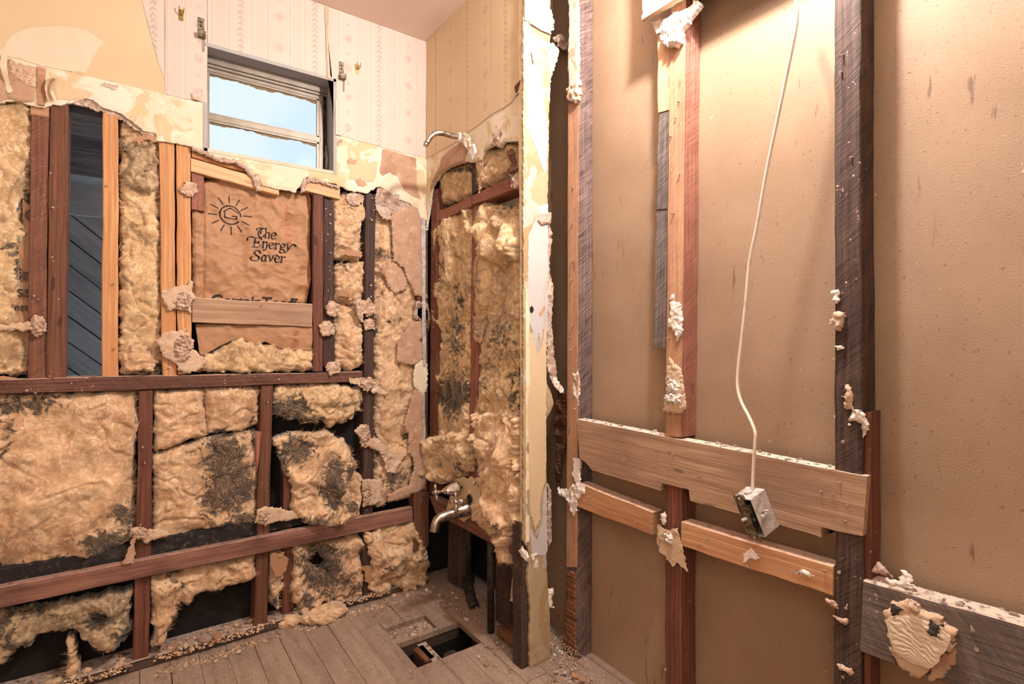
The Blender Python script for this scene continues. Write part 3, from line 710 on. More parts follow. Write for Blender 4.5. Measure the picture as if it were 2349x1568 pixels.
relief('torn_flap', E, ue([(1216, 120), (1224, 106), (1235, 108), (1240, 118), (1228, 130), (1222, 150)]), .006, .001, .003, flat(.002), .001, 40, 55, 'mastic_tan', we, px=False, back='follow')
relief('curled_seam', E, ue([(1211, 45), (1235, 62), (1258, 68), (1262, 80), (1240, 72), (1212, 55)]), .007, .001, .003, flat(.002), .001, 40, 56, 'mastic_tan', we, px=False, back='follow')
relief('loose_chip', E, ue([(1234, 487), (1263, 488), (1262, 512), (1240, 516), (1232, 505)]), .009, .008, .003, lumpy(.002, 80, 2), .001, 60, 57, 'plaster_grey', we, px=False, back=True)
relief('socket_patch', E, ue([(1215, 705), (1220, 702), (1224, 709), (1220, 718), (1215, 716)]), .002, .001, .0025, flat(.0005), .002, 60, 58, 'mold_black', we, px=False, back=False)
relief('brown_stain', E, ue([(1233, 720), (1249, 700), (1250, 712), (1238, 728)]), .001, .001, .003, None, .002, 60, 59, 'plaster_tan', we, px=False, back=False)

# ---- the window (a thing of the setting): reveal, head rails, two panes, operator
w1 = bpy.data.objects.new('window_1', None); COL.objects.link(w1); w1.location = A.W((win[0]+win[1])/2, win[2], -.08); st(w1, 'small two-pane aluminium awning window set high in the wall')
a0, a1, b0, b1 = win
pbox('reveal', A, a0-.01, a1+.01, b1-.001, b1+.012, -.13, .004, 'window_paint', w1); pbox('reveal', A, a1-.001, a1+.012, b0-.01, b1+.01, -.13, .004, 'window_paint', w1)
pbox('reveal', A, a0-.012, a0+.001, b0-.01, b1+.01, -.13, .002, 'window_paint', w1); pbox('reveal', A, a0-.01, a1+.01, b0-.012, b0+.001, -.13, .002, 'window_trim', w1)
fr = 'aluminium'
for (p0, p1, q0, q1, z0, z1) in [(a0, a1, b1-.026, b1-.001, -.085, -.066), (a0, a1, b1-.036, b1-.026, -.095, -.074), (a0, a1, b1-.050, b1-.036, -.10, -.082),
    (a0, a0+.012, b0, b1-.05, -.095, -.075), (a1-.034, a1-.018, b0, b1-.03, -.10, -.080), (a0, a1, b0, b0+.012, -.095, -.07)]:
    pbox('frame_rail', A, p0, p1, q0, q1, z0, z1, fr, w1, .0015)
zm = b0+.145
for (c0, c1) in ((b0+.012, zm-.012), (zm+.010, b1-.052)):
    s = pbox('sash', A, a0+.010, a1-.035, c0, c0+.006, -.092, -.080, fr, w1, .001)
    pbox('sash_rail', A, a0+.010, a1-.035, c1-.007, c1, -.092, -.080, fr, s, .001); pbox('sash_rail', A, a0+.010, a0+.016, c0, c1, -.092, -.081, fr, s, .001); pbox('sash_rail', A, a1-.044, a1-.035, c0, c1, -.092, -.080, fr, s, .001)
    pbox('pane', A, a0+.014, a1-.04, c0+.004, c1-.004, -.089, -.087, 'window_glass', s)
    relief('putty_residue', A, [(a0+.016, c1-.012), (a0+.10, c1-.012), (a0+.2, c1-.014), (a0+.32, c1-.012), (a1-.045, c1-.016), (a1-.045, c1-.004), (a0+.016, c1-.004)], -.0855, .001, .004, None, .006, 18, int(c0*100), 'olive_putty', s, px=False, back=False)
pbox('frame_rail', A, a0+.006, a1-.03, zm-.012, zm+.010, -.094, -.078, fr, w1, .002)
pbox('track', A, a1-.017, a1-.004, b0+.002, b1-.035, -.10, -.082, 'black_plastic', w1, .001)
pbox('track_edge', A, a1-.004, a1-.001, b0+.002, b1-.03, -.10, -.076, fr, w1, .001)
tube('operator_rod', [A.W(a1-.012, b1-.07, -.078), A.W(a1-.010, b0+.10, -.068), A.W(a1-.013, b0+.02, -.072)], .003, 'black_plastic', w1)
tube('operator_lever', [A.W(a1-.010, b0+.012, -.064), A.W(a1-.008, b0+.06, -.060), A.W(a1-.011, b0+.12, -.062)], [.006, .007, .004], fr, w1)
pbox('operator_base', A, a1-.024, a1-.002, b0+.001, b0+.02, -.078, -.056, 'old_brass_yoke', w1, .002)

# ---- outside the gap: diagonal-planked wall and dark soffit of the lean-to
sh = bpy.data.objects.new('lean_to_wall', None); COL.objects.link(sh); sh.location = A.W(0, .5, -.92); tag(sh, 'weathered grey wall of diagonal planks seen through the open stud gap', 'shed wall')
for k in range(18):
    c0 = .62+k*.115                      # height of the plank's lower edge at u = -.6, running down to the right
    zt, zb_ = 1.67, .55
    s0 = max(0, (c0-zt)/.9); s1_ = min(.95, (c0-zb_)/.9)
    if s1_-s0 < .1: continue
    q = [(-.6+s0, c0+.109-.9*s0), (-.6+s1_, c0+.109-.9*s1_), (-.6+s1_, c0-.9*s1_), (-.6+s0, c0-.9*s0)]
    board('plank', A, q, -.90, .02, 'barn_plank', False, k, .0006, .002, sh, px=False, seg=8)
pbox('seam_sky_block', A, -.6, .35, .62, 1.68, -.94, -.923, 'dark_soffit', sh)  # added backing that keeps bright sky out of the plank seams
pbox('header', A, -.6, .35, 1.66, 1.88, -.90, -.87, 'barn_plank', sh)
so = bpy.data.objects.new('soffit', None); COL.objects.link(so); so.location = A.W(0, 1.75, -.4); tag(so, 'dark boarded eave overhead in the upper part of the open gap', 'soffit')
SO = Pl((0, YA+.13, 1.97), (1, 0, 0), (0, .98, -.2), (0, -.2, -.98))
for k in range(6): board('plank', SO, [(-.6, .118+k*.12), (.10, .118+k*.12), (.10, k*.12), (-.6, k*.12)], 0, .02, 'dark_soffit', False, k+60, .0006, .002, so, px=False, seg=5)
lint = pbox('lintel', A, -.21, -.02, 1.86, 1.90, -.108, -.03, 'dark_stud'); tag(lint, 'dark scorched cross piece at the top of the open stud gap', 'timber')

# ================================================================== FRAMING OF THE WINDOW WALL
WA = -.013
def timber(name, label, pl, quad, w, depth, m, vertical=True, seed=0, group=None, cat='timber', nails=(), **k):
    o = board(name, pl, quad, w, depth, m, vertical, seed, **k); tag(o, label, cat, group)
    for i, (x, y) in enumerate(nails): nail(pl, x, y, w, o, RND.uniform(.006, .014), (RND.uniform(-.5, .5), RND.uniform(-.6, .1)))
    return o
D = .09
timber('stud', 'red-brown rough stud left of the darker stud, leftmost upright above the rail', A, [(70, 240), (113, 243), (105, 874), (63, 873)], WA-.004, D, 'brown_rough', seed=1, cat='stud', nails=[(82, 678)])
timber('block', 'short orange block tucked under the plaster beside the leftmost stud', A, [(70, 238), (112, 242), (112, 270), (70, 262)], WA, .02, 'orange_rough', False, seed=2, cat='block')
timber('stud', 'dark brown stud splashed with white paint on the left edge of the open gap', A, [(115, 236), (157, 240), (148, 871), (105, 873)], WA, D, 'brown_stud', seed=3, cat='stud', nails=[(122, 475)])
timber('stud', 'fresh orange pine stud with a large knot on the right edge of the open gap', A, [(236, 250), (271, 256), (271, 865), (233, 866)], WA, D, 'pine_fresh', seed=4, cat='stud', nails=[(244, 425), (262, 650), (260, 798)])
timber('stud', 'orange pine stud, left one of the close pair beside the printed paper', A, [(365, 322), (399, 326), (405, 861), (372, 862)], WA, D, 'pine_fresh', seed=5, cat='stud', nails=[(388, 842)])
timber('stud', 'orange pine stud, right one of the close pair beside the printed paper', A, [(404, 328), (438, 334), (439, 856), (408, 859)], WA, D, 'pine_fresh', seed=6, cat='stud', nails=[(425, 756)])
timber('block', 'short reddish block nailed beside the pine pair at the paper top corner', A, [(439, 390), (467, 397), (469, 484), (439, 479)], WA-.006, .05, 'red_rough', seed=7, cat='block')
timber('header', 'pale pine header beam under the window, left part above the printed paper', A, [(438, 362), (640, 420), (640, 448), (438, 392)], WA+.004, .05, 'pine_pale', False, seed=8, cat='beam')
timber('header', 'thin orange pine strip lying on the header under the window', A, [(440, 335), (600, 385), (600, 405), (440, 360)], WA-.004, .05, 'pine_fresh', False, seed=9, cat='beam')
timber('header', 'pale pine header end piece right of the torn plaster under the window', A, [(700, 409), (780, 432), (780, 457), (697, 436)], WA+.006, .05, 'pine_pale', False, seed=10, cat='beam')
timber('cross_brace', 'dusty brown cross board nailed across the printed paper', A, [(441, 682), (717, 697), (716, 749), (441, 740)], WA+.002, .035, 'pine_old', False, seed=11, cat='board', nails=[(598, 700), (597, 728)])
timber('stud', 'red-brown stud immediately right of the printed paper', A, [(718, 445), (742, 449), (741, 852), (718, 851)], WA, D, 'red_stud', seed=12, cat='stud')
timber('stud', 'nearly black stud with protruding nails right of the red-brown one', A, [(743, 455), (766, 462), (767, 838), (742, 840)], WA-.01, D, 'dark_stud', seed=13, cat='stud', nails=[(758, 492), (757, 512), (753, 665), (757, 578)])
timber('stud', 'tall dark brown stud running from plaster to floor left of the torn plates', A, [(839, 440), (861, 447), (853, 1385), (831, 1392)], WA, D, 'dark_stud', seed=14, cat='stud', nails=[(852, 453), (853, 480), (851, 505), (850, 655), (850, 680)])
timber('rail', 'long dark horizontal rail across the wall under the upper studs', A, [(-200, 873), (832, 852), (832, 875), (-200, 912)], WA+.004, .10, 'dark_rail', False, seed=15, cat='rail', nails=[(82, 898), (60, 893), (640, 868)])
timber('stud', 'red-brown lower stud splitting the two large pale wool panels', A, [(319, 896), (352, 894), (342, 1528), (304, 1532)], WA-.004, D, 'red_stud', seed=16, cat='stud', nails=[(327, 1022), (328, 1058), (326, 1200)])
timber('stud', 'brown lower stud right of the mold-stained wool panel', A, [(599, 884), (626, 883), (612, 1450), (583, 1454)], WA-.004, D, 'brown_stud', seed=17, cat='stud', nails=[(610, 921)])
timber('stud', 'short dark red stud set back behind the rolled lower wool', A, [(650, 1080), (669, 1078), (674, 1392), (648, 1420)], WA-.03, .06, 'red_stud', seed=18, cat='stud')
timber('lath', 'red lath leaning against the brown lower stud', A, [(585, 988), (600, 990), (596, 1040), (588, 1090)], WA+.004, .008, 'red_rough', seed=19, cat='lath')
timber('ledger_board', 'long reddish tub ledger board running along the lower window wall', A, [(-200, 1386), (946, 1163), (947, 1195), (-200, 1436)], WA+.022, .030, 'ledger', False, seed=20, cat='board')
timber('back_strip', 'charred black strip behind and above the tub ledger board', A, [(-200, 1345), (860, 1140), (860, 1166), (-200, 1400)], WA-.012, .03, 'mold_black', False, seed=21, cat='strip')
timber('bottom_plate', 'grimy bottom plate along the floor under the window wall studs', A, [(-200, 1660), (985, 1325), (985, 1345), (-200, 1710)], WA+.004, .10, 'grimy_plate', False, seed=22, cat='plate')
cb = timber('corner_post', 'thick brown block post in the corner beside the tub spout', A, [(949, 1132), (984, 1128), (984, 1250), (951, 1266)], WA+.03, .06, 'brown_stud', seed=23, cat='post')

# ================================================================== FRAMING OF THE SHOWER WALL
WB = -.014
nl = pbox('corner_nailer', A, 1.035, 1.085, .42, 1.66, -.07, -.012, 'brown_stud'); tag(nl, 'brown nailer showing in the inner corner between the two stripped walls', 'timber')
timber('corner_stud', 'narrow reddish corner stud at the left of the shower wall opening', B, [(989, 440), (1003, 432), (1002, 900), (986, 905)], WB, .05, 'red_stud', seed=31, cat='stud')
timber('corner_stud', 'lower narrow reddish corner stud left of the tub valve', B, [(986, 905), (1002, 900), (996, 1130), (984, 1135)], WB-.004, .05, 'red_stud', seed=32, cat='stud')
timber('stud', 'slim orange-brown stud in the middle of the shower wall opening', B, [(1083, 470), (1099, 464), (1092, 1100), (1074, 1105)], WB-.02, .05, 'red_rough', seed=33, cat='stud', nails=[(1088, 725)])
timber('stub_stud', 'short dark upright above the crossing blocks of the shower opening', B, [(1081, 376), (1103, 368), (1103, 432), (1082, 446)], WB-.01, .04, 'dark_stud', seed=34, cat='stud')
timber('block', 'reddish lower left crossing block of the shower opening', B, [(998, 487), (1081, 452), (1081, 474), (999, 510)], WB-.004, .06, 'red_rough', False, seed=35, cat='block')
timber('block', 'reddish right crossing block of the shower opening under the wool', B, [(1083, 448), (1196, 395), (1196, 428), (1083, 470)], WB-.004, .08, 'red_rough', False, seed=36, cat='block')
timber('ledger_board', 'broken tub ledger under the valve on the shower wall', B, [(984, 1136), (1196, 1240), (1194, 1283), (1000, 1178)], WB, .04, 'ledger', False, seed=37, cat='board')
timber('end_post', 'dark rotten post exposed at the foot of the pale column', E, [(1194, 1200), (1234, 1200), (1228, 1546), (1196, 1540)], -.014, .05, 'black_rough', seed=38, cat='post')
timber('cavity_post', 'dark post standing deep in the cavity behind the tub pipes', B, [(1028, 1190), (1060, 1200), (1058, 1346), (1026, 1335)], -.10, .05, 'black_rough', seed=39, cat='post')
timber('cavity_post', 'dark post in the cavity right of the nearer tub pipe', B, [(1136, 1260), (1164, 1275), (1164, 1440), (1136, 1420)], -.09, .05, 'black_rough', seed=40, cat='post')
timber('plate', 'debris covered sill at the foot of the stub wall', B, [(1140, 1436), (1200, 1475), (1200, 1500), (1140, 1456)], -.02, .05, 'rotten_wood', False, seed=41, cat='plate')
pbox_c = pbox('cavity_shade_sheet', B, -2.155, -1.93, .02, .34, -.235, -.215, 'tar_paper'); tag(pbox_c, 'black sheet standing in for the deep shade behind the tub pipes', 'board')  # black sheet painted in for the cavity's deep shade

# ================================================================== FRAMING OF THE RIGHT WALL
DC = .069
def ext(p, q, y): return (p[0]+(q[0]-p[0])*(y-p[1])/(q[1]-p[1]), y)
s1 = timber('stud', 'purple-grey saw-marked stud beside the dark slit, left of the tan panel', C, [(1303, -100), (1328, -98), (1324, 1690), (1298, 1690)], 0, DC, 'purple_rough', seed=51, cat='stud', nails=[(1316, 430), (1316, 515), (1316, 600), (1315, 640), (1316, 745), (1313, 772), (1312, 802)])
board('orange_face', C, [(1303.2, 236), (1327.5, 236), (1323.5, 1300), (1299.5, 1300)], .0015, .0015, 'orange_rough', True, 52, .0004, .0005, s1)
relief('peeled_face', C, [(1298, 1312), (1320, 1310), (1321, 1500), (1310, 1530), (1290, 1470), (1294, 1400), (1300, 1360)], .004, .006, .003, lumpy(.003, 70, 3), .004, 60, 61, 'rotten_wood', s1, back=False)
s2 = timber('stud', 'orange stud with red fuzzy side in the middle of the tan panels, upper length', C, [(1542, -270), (1577, -285), (1562, 1003), (1525, 1000)], 0, DC, 'red_rough', seed=53, cat='stud', nails=[(1560, 232), (1552, 270), (1542, 312), (1560, 400), (1536, 775), (1548, 490)])
board('orange_face', C, [(1542.2, -268), (1576.5, -282), (1561.5, 1002), (1525.5, 999)], .0015, .0015, 'orange_rough', True, 54, .0004, .0005, s2)
s2b = timber('stud', 'reddish middle stud below the wide board, lower length', C, [(1527, 1108), (1563, 1116), (1563, 1700), (1524, 1700)], -.002, DC-.003, 'red_stud', seed=55, cat='stud', nails=[(1529, 1530), (1545, 1280)])
s3 = timber('stud', 'massive near-black rough-sawn stud on the right, upper length', C, [(1915, -590), (1974, -640), (1976, 1090), (1914, 1080)], 0, DC, 'black_rough', seed=56, cat='stud', nails=[(1935, 125), (1932, 165), (1955, 360), (1936, 1010)])
s3b = timber('stud', 'near-black rough stud on the right with nail stubs, lower length', C, [(1916, 1219), (1979, 1229), (1974, 1700), (1911, 1700)], 0, DC-.02, 'black_rough', seed=57, cat='stud', nails=[(1944, 1385), (1938, 1548), (1925, 1310)])
timber('sister_stud', 'reddish sister stud behind the right end of the wide board', C, [(1981, 945), (1998, 945), (1998, 1700), (1981, 1700)], -.012, .05, 'red_stud', seed=58, cat='stud')
timber('furring_strip', 'pale yellow furring strip left of the middle stud top', C, [(1507, 70), (1537, 70), (1536, 251), (1508, 259)], -.002, .03, 'pine_furring', seed=59, cat='strip')
timber('furring_strip', 'grey weathered furring strip, upper of the two left of the middle stud', C, [(1511, 261), (1535, 252), (1533, 478), (1505, 480)], -.004, .03, 'grey_furring', seed=60, cat='strip', rough=.002)
timber('furring_strip', 'grey weathered furring strip, lower of the two left of the middle stud', C, [(1504, 482), (1532, 479), (1526, 797), (1498, 794)], -.006, .03, 'grey_furring', seed=61, cat='strip')
bb = prism('blocking_board', C, [(1323, 961), (1500, 996), (1700, 1035), (1850, 1066), (1989, 1092), (1979, 1229), (1919, 1218), (1884, 1208), (1884, 1233), (1866, 1225), (1788, 1203), (1682, 1174), (1583, 1148), (1580, 1122), (1517, 1108), (1516, 1125), (1440, 1102), (1358, 1078), (1345, 1062), (1329, 1050)], .006, .042, 'pine_old', seed=62)
tag(bb, 'wide notched wooden blocking board behind the hanging switch box', 'board')
for x_, y_ in [(1510, 1032), (1537, 1033), (1545, 1042), (1505, 1068), (1537, 1075), (1605, 1091), (1432, 1052), (1928, 1107), (1886, 1127), (1911, 1131), (1945, 1157), (1941, 1194)]: nail(C, x_, y_, .006, bb, .006, (RND.uniform(-.4, .4), -.2))
timber('slat', 'short lower orange slat left of the middle stud', C, [(1328, 1108), (1499, 1175), (1497, 1227), (1325, 1163)], .004, .045, 'pine_slat', False, seed=63, cat='slat', nails=[(1355, 1138), (1344, 1147), (1460, 1195)])
timber('slat', 'long lower orange slat under the hanging switch box', C, [(1563, 1196), (1911, 1299), (1910, 1367), (1562, 1252)], .004, .045, 'pine_slat', False, seed=64, cat='slat', nails=[(1574, 1210), (1607, 1247), (1622, 1232), (1716, 1292), (1838, 1306), (1894, 1307)])
gb = timber('blocking_board', 'wide grey weathered board at the lower right under a lump of adhesive', C, [(1980, 1330), (2560, 1495), (2560, 1715), (1973, 1493)], .002, .05, 'grey_weathered', False, seed=65, cat='board', nails=[(2228, 1436), (2236, 1482), (2150, 1440)])
# remaining wallboard header above the frame
uh = uv(C, 1475, 40, .03)
hd = relief('wallboard_header', C, [(uh[0], uh[1]), (.3, uh[1]+.004), (.3, ZC), (uh[0], ZC)], .032, .030, .006, flat(.0006), .002, 30, 66, 'skim_white', px=False, back=True); tag(hd, 'remaining white wallboard above the middle stud at the top edge', 'wallboard')
board('wood_edging', C, [(uh[0], uh[1]+.006), (.3, uh[1]+.010), (.3, uh[1]-.008), (uh[0], uh[1]-.012)], .036, .012, 'pine_furring', False, 67, .0005, .002, hd, px=False)
relief('torn_edge', C, [(1482, 45), (1520, 42), (1560, 20), (1590, -5), (1600, 5), (1570, 45), (1560, 60), (1520, 65), (1500, 76), (1490, 60)], .018, .03, .004, crumple(.02, 18, 5), .004, 60, 68, 'gypsum_white', hd, back=True)
# ================================================================== INSULATION
def batt(label, pl, poly, w, seed, m='glass_wool', group=None, thick=.06, res=.0042, bulge=.02, roll=.04, edge=.025, fl=1., f=1., rag=.008, stretch=1., mold=(), voids=(), name='insulation_batt', rf=26, parent=None, tilt=None):
    rag *= 1.5
    o = relief(name, pl, poly, w, thick, res, wool(bulge, roll, edge, seed, fl, f, stretch), rag, rf, seed, m, parent, back=False, mold=list(mold) or [(-9000, 0, 1, 1)], voids=voids, tilt=tilt)
    if label: tag(o, label, 'insulation', group)
    fibres(o, pl, seed, m)
    return o
def fibres(o, pl, seed, m, dens=55000):
    """wispy strands standing off the wool surface: uncountable, one joined part"""
    pts, q = LAST['f']; rs = np.random.RandomState(seed+400)
    area = len(pts)*.0042**2; n = int(area*dens)
    i = rs.randint(0, len(pts), n); P = pts[i]+rs.normal(0, .001, (n, 3)); U, V = q[i, 0], q[i, 1]
    mo = np.zeros(len(o.data.vertices), np.float32); o.data.attributes['mold'].data.foreach_get('value', mo); mo = mo[i]
    dn = fbm(U*20, V*20, seed+3, 2); keep = dn+rs.normal(0, .25, n) > -.15
    P, U, V, mo = P[keep], U[keep], V[keep], mo[keep]; n = len(P)
    th = 5.5*fbm(U*7, V*7, seed+70, 2)+1.3+rs.normal(0, .28, n)
    L = .009+.022*rs.rand(n)**2; lift = rs.uniform(.05, .5, n)
    nn, uu, vv = (np.array(x) for x in (pl.n, pl.u, pl.v))
    d = np.cos(th)[:, None]*uu+np.sin(th)[:, None]*vv; s = -np.sin(th)[:, None]*uu+np.cos(th)[:, None]*vv
    wd_ = (.00016+.00025*rs.rand(n))[:, None]; cv = rs.normal(0, .25, n)[:, None]
    Ls = L[:, None]; lf = lift[:, None]
    p0 = P-nn*.001; p1 = P+d*Ls*.4+nn*lf*Ls*.7+s*cv*Ls*.4; p2 = P+d*Ls*.9+nn*lf*Ls*.8+s*cv*Ls*1.2
    V_ = np.stack([p0-s*wd_, p0+s*wd_, p1+s*wd_, p1-s*wd_, p2], 1).reshape(-1, 3)
    b = np.arange(n)*5
    F4 = np.stack([b, b+1, b+2, b+3], 1).tolist(); F3 = np.stack([b+3, b+2, b+4], 1).tolist()
    f_ = mesh_obj('loose_fibres', V_, F4+F3, m, o, None, False, None, np.repeat(mo*.3, 5)); f_['kind'] = 'stuff'
    return f_
wi = -.035
batt('tattered pale wool hanging over the far left stud bay above the rail', A, [(-150, 215), (60, 228), (74, 262), (77, 330), (72, 400), (66, 450), (52, 480), (58, 530), (40, 590), (48, 680), (34, 700), (42, 760), (60, 800), (66, 860), (-150, 880)], wi+.01, 1, mold=[(62, 470, 12, 60, .8), (48, 600, 14, 60, .9), (30, 575, 25, 20, .7), (55, 858, 30, 8, .8)], m='glass_wool_yellow', stretch=.7)
batt('greenish folded wool lump at the top between gap stud and pine pair', A, [(282, 322), (340, 318), (364, 335), (366, 430), (340, 446), (300, 438), (284, 420), (288, 370)], wi+.018, 2, 'glass_wool_grey', mold=[(290, 345, 10, 30, .6), (340, 390, 10, 30, .5)], bulge=.03)
batt('pale wool filling the bay right of the gap stud', A, [(271, 262), (330, 262), (366, 310), (372, 600), (373, 862), (272, 864)], wi-.006, 3, 'glass_wool_yellow', mold=[(275, 300, 8, 60, .7), (345, 840, 30, 18, .8), (285, 840, 12, 14, .8), (280, 560, 6, 120, .4)], stretch=.8)
batt('fluffy whitish wool tuft at the foot of the bay right of the gap stud', A, [(268, 812), (300, 792), (340, 796), (362, 830), (345, 850), (300, 856), (275, 836)], wi+.02, 4, 'glass_wool', f=1.6, roll=.03, mold=[(300, 862, 30, 6, .6)])
batt('bright yellow wool bulging out of the torn lower paper', A, [(455, 850), (462, 822), (500, 800), (545, 775), (590, 782), (640, 796), (719, 800), (719, 848), (640, 853), (520, 856)], wi+.02, 5, 'glass_wool_yellow', mold=[(470, 862, 30, 12, .7), (560, 860, 60, 6, .8), (715, 840, 8, 14, .8)])
batt('knobbly pale wool in the narrow bay right of the black stud, upper lump', A, [(764, 448), (800, 440), (840, 448), (836, 495), (830, 560), (824, 595), (768, 590), (764, 520)], wi, 6, 'glass_wool', f=1.5, mold=[(800, 480, 30, 6, .4), (800, 590, 30, 10, .3)])
batt('pale wool in the narrow bay right of the black stud, middle lump', A, [(766, 606), (838, 600), (838, 660), (832, 708), (768, 690)], wi, 7, 'glass_wool', f=1.3, mold=[(800, 608, 40, 8, .5)])
batt('pale wool in the narrow bay right of the black stud, lowest lump', A, [(768, 690), (832, 705), (832, 845), (800, 852), (768, 832)], wi, 8, 'glass_wool', f=1.2, mold=[(772, 828, 12, 16, .5)])
batt('long column of pale wool behind the torn tan plates near the corner', A, [(858, 450), (905, 455), (940, 560), (960, 700), (962, 900), (950, 1000), (945, 1140), (858, 1165)], wi-.004, 9, 'glass_wool', mold=[(870, 585, 26, 14, .8), (900, 740, 30, 18, .5), (862, 760, 10, 10, .8), (880, 640, 20, 40, .4), (900, 1100, 30, 30, .8), (865, 1020, 10, 40, .7), (935, 1000, 16, 22, .7)], stretch=.8)
batt('large smooth golden wool panel at the lower left', A, [(-150, 905), (240, 898), (312, 896), (318, 960), (310, 1080), (312, 1220), (300, 1250), (160, 1290), (-150, 1345)], wi-.002, 10, 'glass_wool', f=.7, bulge=.03, fl=.8, edge=.04, mold=[(40, 928, 80, 20, 1.1), (10, 1000, 20, 60, .5), (240, 1240, 60, 26, .95), (290, 1190, 26, 30, .8), (275, 1168, 24, 14, .8), (200, 1290, 120, 14, .9), (0, 1310, 90, 14, .7), (318, 1050, 6, 200, .5)], rag=.005)
batt('small wool panel at the top left of the bay beside the red-brown lower stud', A, [(352, 896), (470, 888), (474, 1000), (440, 1008), (352, 1040)], wi+.004, 11, 'glass_wool', f=.8, fl=.8, mold=[(430, 940, 24, 8, .35)], rag=.004)
batt('small wool panel under the rail left of the brown lower stud', A, [(470, 888), (594, 886), (598, 975), (570, 985), (472, 1000)], wi+.001, 12, 'glass_wool', f=.9, fl=.9, mold=[(520, 994, 50, 12, .9), (580, 960, 14, 18, .7)], rag=.004)
batt('large wool panel streaked with black mold right of the red-brown lower stud', A, [(350, 1042), (470, 1004), (590, 988), (594, 1080), (590, 1195), (470, 1215), (345, 1250)], wi-.004, 13, 'glass_wool', f=.8, fl=.9, mold=[(515, 1040, 44, 50, 1.15), (530, 1110, 44, 70, 1.2), (500, 1150, 40, 40, .9), (560, 1190, 40, 24, .9), (480, 1065, 20, 8, .6), (585, 990, 10, 40, .8), (520, 1200, 60, 12, .7)], rag=.005)
batt('slumped wool flap hanging under the rail right of the brown lower stud', A, [(628, 886), (740, 880), (828, 888), (828, 930), (815, 960), (760, 978), (735, 960), (700, 975), (630, 945)], wi+.012, 14, 'glass_wool_yellow', bulge=.03, mold=[(662, 945, 46, 34, 1.2), (720, 960, 30, 12, .8), (828, 900, 8, 30, .6), (790, 925, 30, 4, .6)], f=1.1)
batt('big rolled wool mass sagging between brown stud and tall dark stud', A, [(626, 1010), (660, 992), (760, 992), (806, 1020), (818, 1060), (790, 1120), (812, 1180), (780, 1200), (700, 1200), (668, 1170), (672, 1120), (640, 1040)], wi+.02, 15, 'glass_wool', bulge=.04, f=1.1, mold=[(685, 1030, 34, 28, 1.1), (762, 1110, 22, 60, 1.15), (805, 1080, 20, 30, .9), (720, 1190, 40, 14, .8), (655, 1060, 14, 40, .9)])
batt('pale wool scrap caught against the tall dark stud above the ledger', A, [(800, 1075), (830, 1085), (832, 1185), (790, 1195), (770, 1165), (785, 1110)], wi+.012, 16, 'glass_wool', f=1.4, mold=[(800, 1160, 20, 24, .8)])
batt('shredded wool sheet at the bottom left under the ledger board', A, [(-150, 1430), (150, 1388), (302, 1352), (300, 1440), (285, 1470), (240, 1500), (170, 1440), (80, 1470), (0, 1520), (-150, 1560)], wi+.004, 17, 'glass_wool_grey', bulge=.03, mold=[(230, 1415, 26, 18, 1.2), (60, 1400, 70, 18, .7), (290, 1460, 30, 34, 1.1), (120, 1490, 80, 26, 1), (0, 1440, 40, 60, .6)], voids=[(235, 1418, 18, 10, 1)])
batt('long thin wool drip at the bottom left below the shredded sheet', A, [(155, 1470), (172, 1465), (174, 1540), (168, 1568), (150, 1568), (156, 1520)], wi+.01, 18, 'glass_wool', f=1.5, roll=.02, edge=.01)
batt('ragged wool fringe under the ledger right of the red-brown stud', A, [(344, 1322), (460, 1296), (588, 1268), (590, 1312), (575, 1328), (520, 1350), (450, 1368), (432, 1395), (410, 1385), (400, 1420), (382, 1440), (376, 1476), (350, 1478), (346, 1400)], wi+.004, 19, 'glass_wool', bulge=.025, mold=[(400, 1330, 20, 40, .5), (430, 1390, 20, 10, .4), (365, 1470, 20, 10, .4)], f=1.2)
batt('narrow wool tangle between the brown and the set-back red stud', A, [(614, 1268), (650, 1262), (655, 1330), (640, 1400), (622, 1390), (612, 1330)], wi, 20, 'glass_wool', f=1.5, mold=[(630, 1390, 10, 20, .7)])
batt('wool ring with a blackened hollow under the ledger', A, [(672, 1250), (760, 1236), (832, 1224), (832, 1360), (800, 1385), (740, 1380), (690, 1398), (672, 1380)], wi+.002, 21, 'glass_wool', bulge=.03, f=1.2, mold=[(740, 1300, 48, 60, 1.1), (700, 1375, 20, 20, .8), (800, 1340, 24, 30, .7)], voids=[(730, 1290, 22, 26, .9)])
batt('curly wool heap slumped at the wall foot left of the corner post', A, [(836, 1216), (880, 1205), (948, 1196), (975, 1262), (992, 1300), (975, 1340), (930, 1364), (905, 1345), (870, 1370), (840, 1352), (850, 1290)], wi+.03, 22, 'glass_wool', bulge=.045, roll=.06, f=1.2, mold=[(880, 1290, 30, 20, .5), (960, 1270, 14, 30, .5)])
# orange-brown flakes behind, dark foil paper
# shower wall
batt('yellow wool behind the curved plaster edge at the top left of the shower opening', B, [(1006, 388), (1080, 372), (1082, 448), (1040, 462), (1010, 470), (1003, 430)], WB-.03, 31, 'glass_wool_yellow', mold=[(1050, 390, 40, 8, .9), (1005, 420, 6, 20, .8)], f=1.2)
batt('bright wool tuft at the top right of the shower opening', B, [(1102, 366), (1114, 344), (1140, 338), (1190, 328), (1196, 395), (1150, 412), (1110, 432), (1100, 400)], WB-.02, 32, 'glass_wool_yellow', f=1.2)
batt('long mottled wool batt in the left bay of the shower opening', B, [(1002, 505), (1080, 478), (1082, 700), (1078, 1000), (1000, 1010), (1000, 700)], WB-.022, 33, 'glass_wool_yellow', bulge=.02, f=1.2, stretch=.6, mold=[(1040, 905, 40, 42, 1.2), (1050, 770, 24, 70, .7), (1020, 600, 14, 60, .5), (1060, 680, 16, 30, .6), (1000, 990, 10, 50, .6), (1040, 490, 40, 10, .5)])
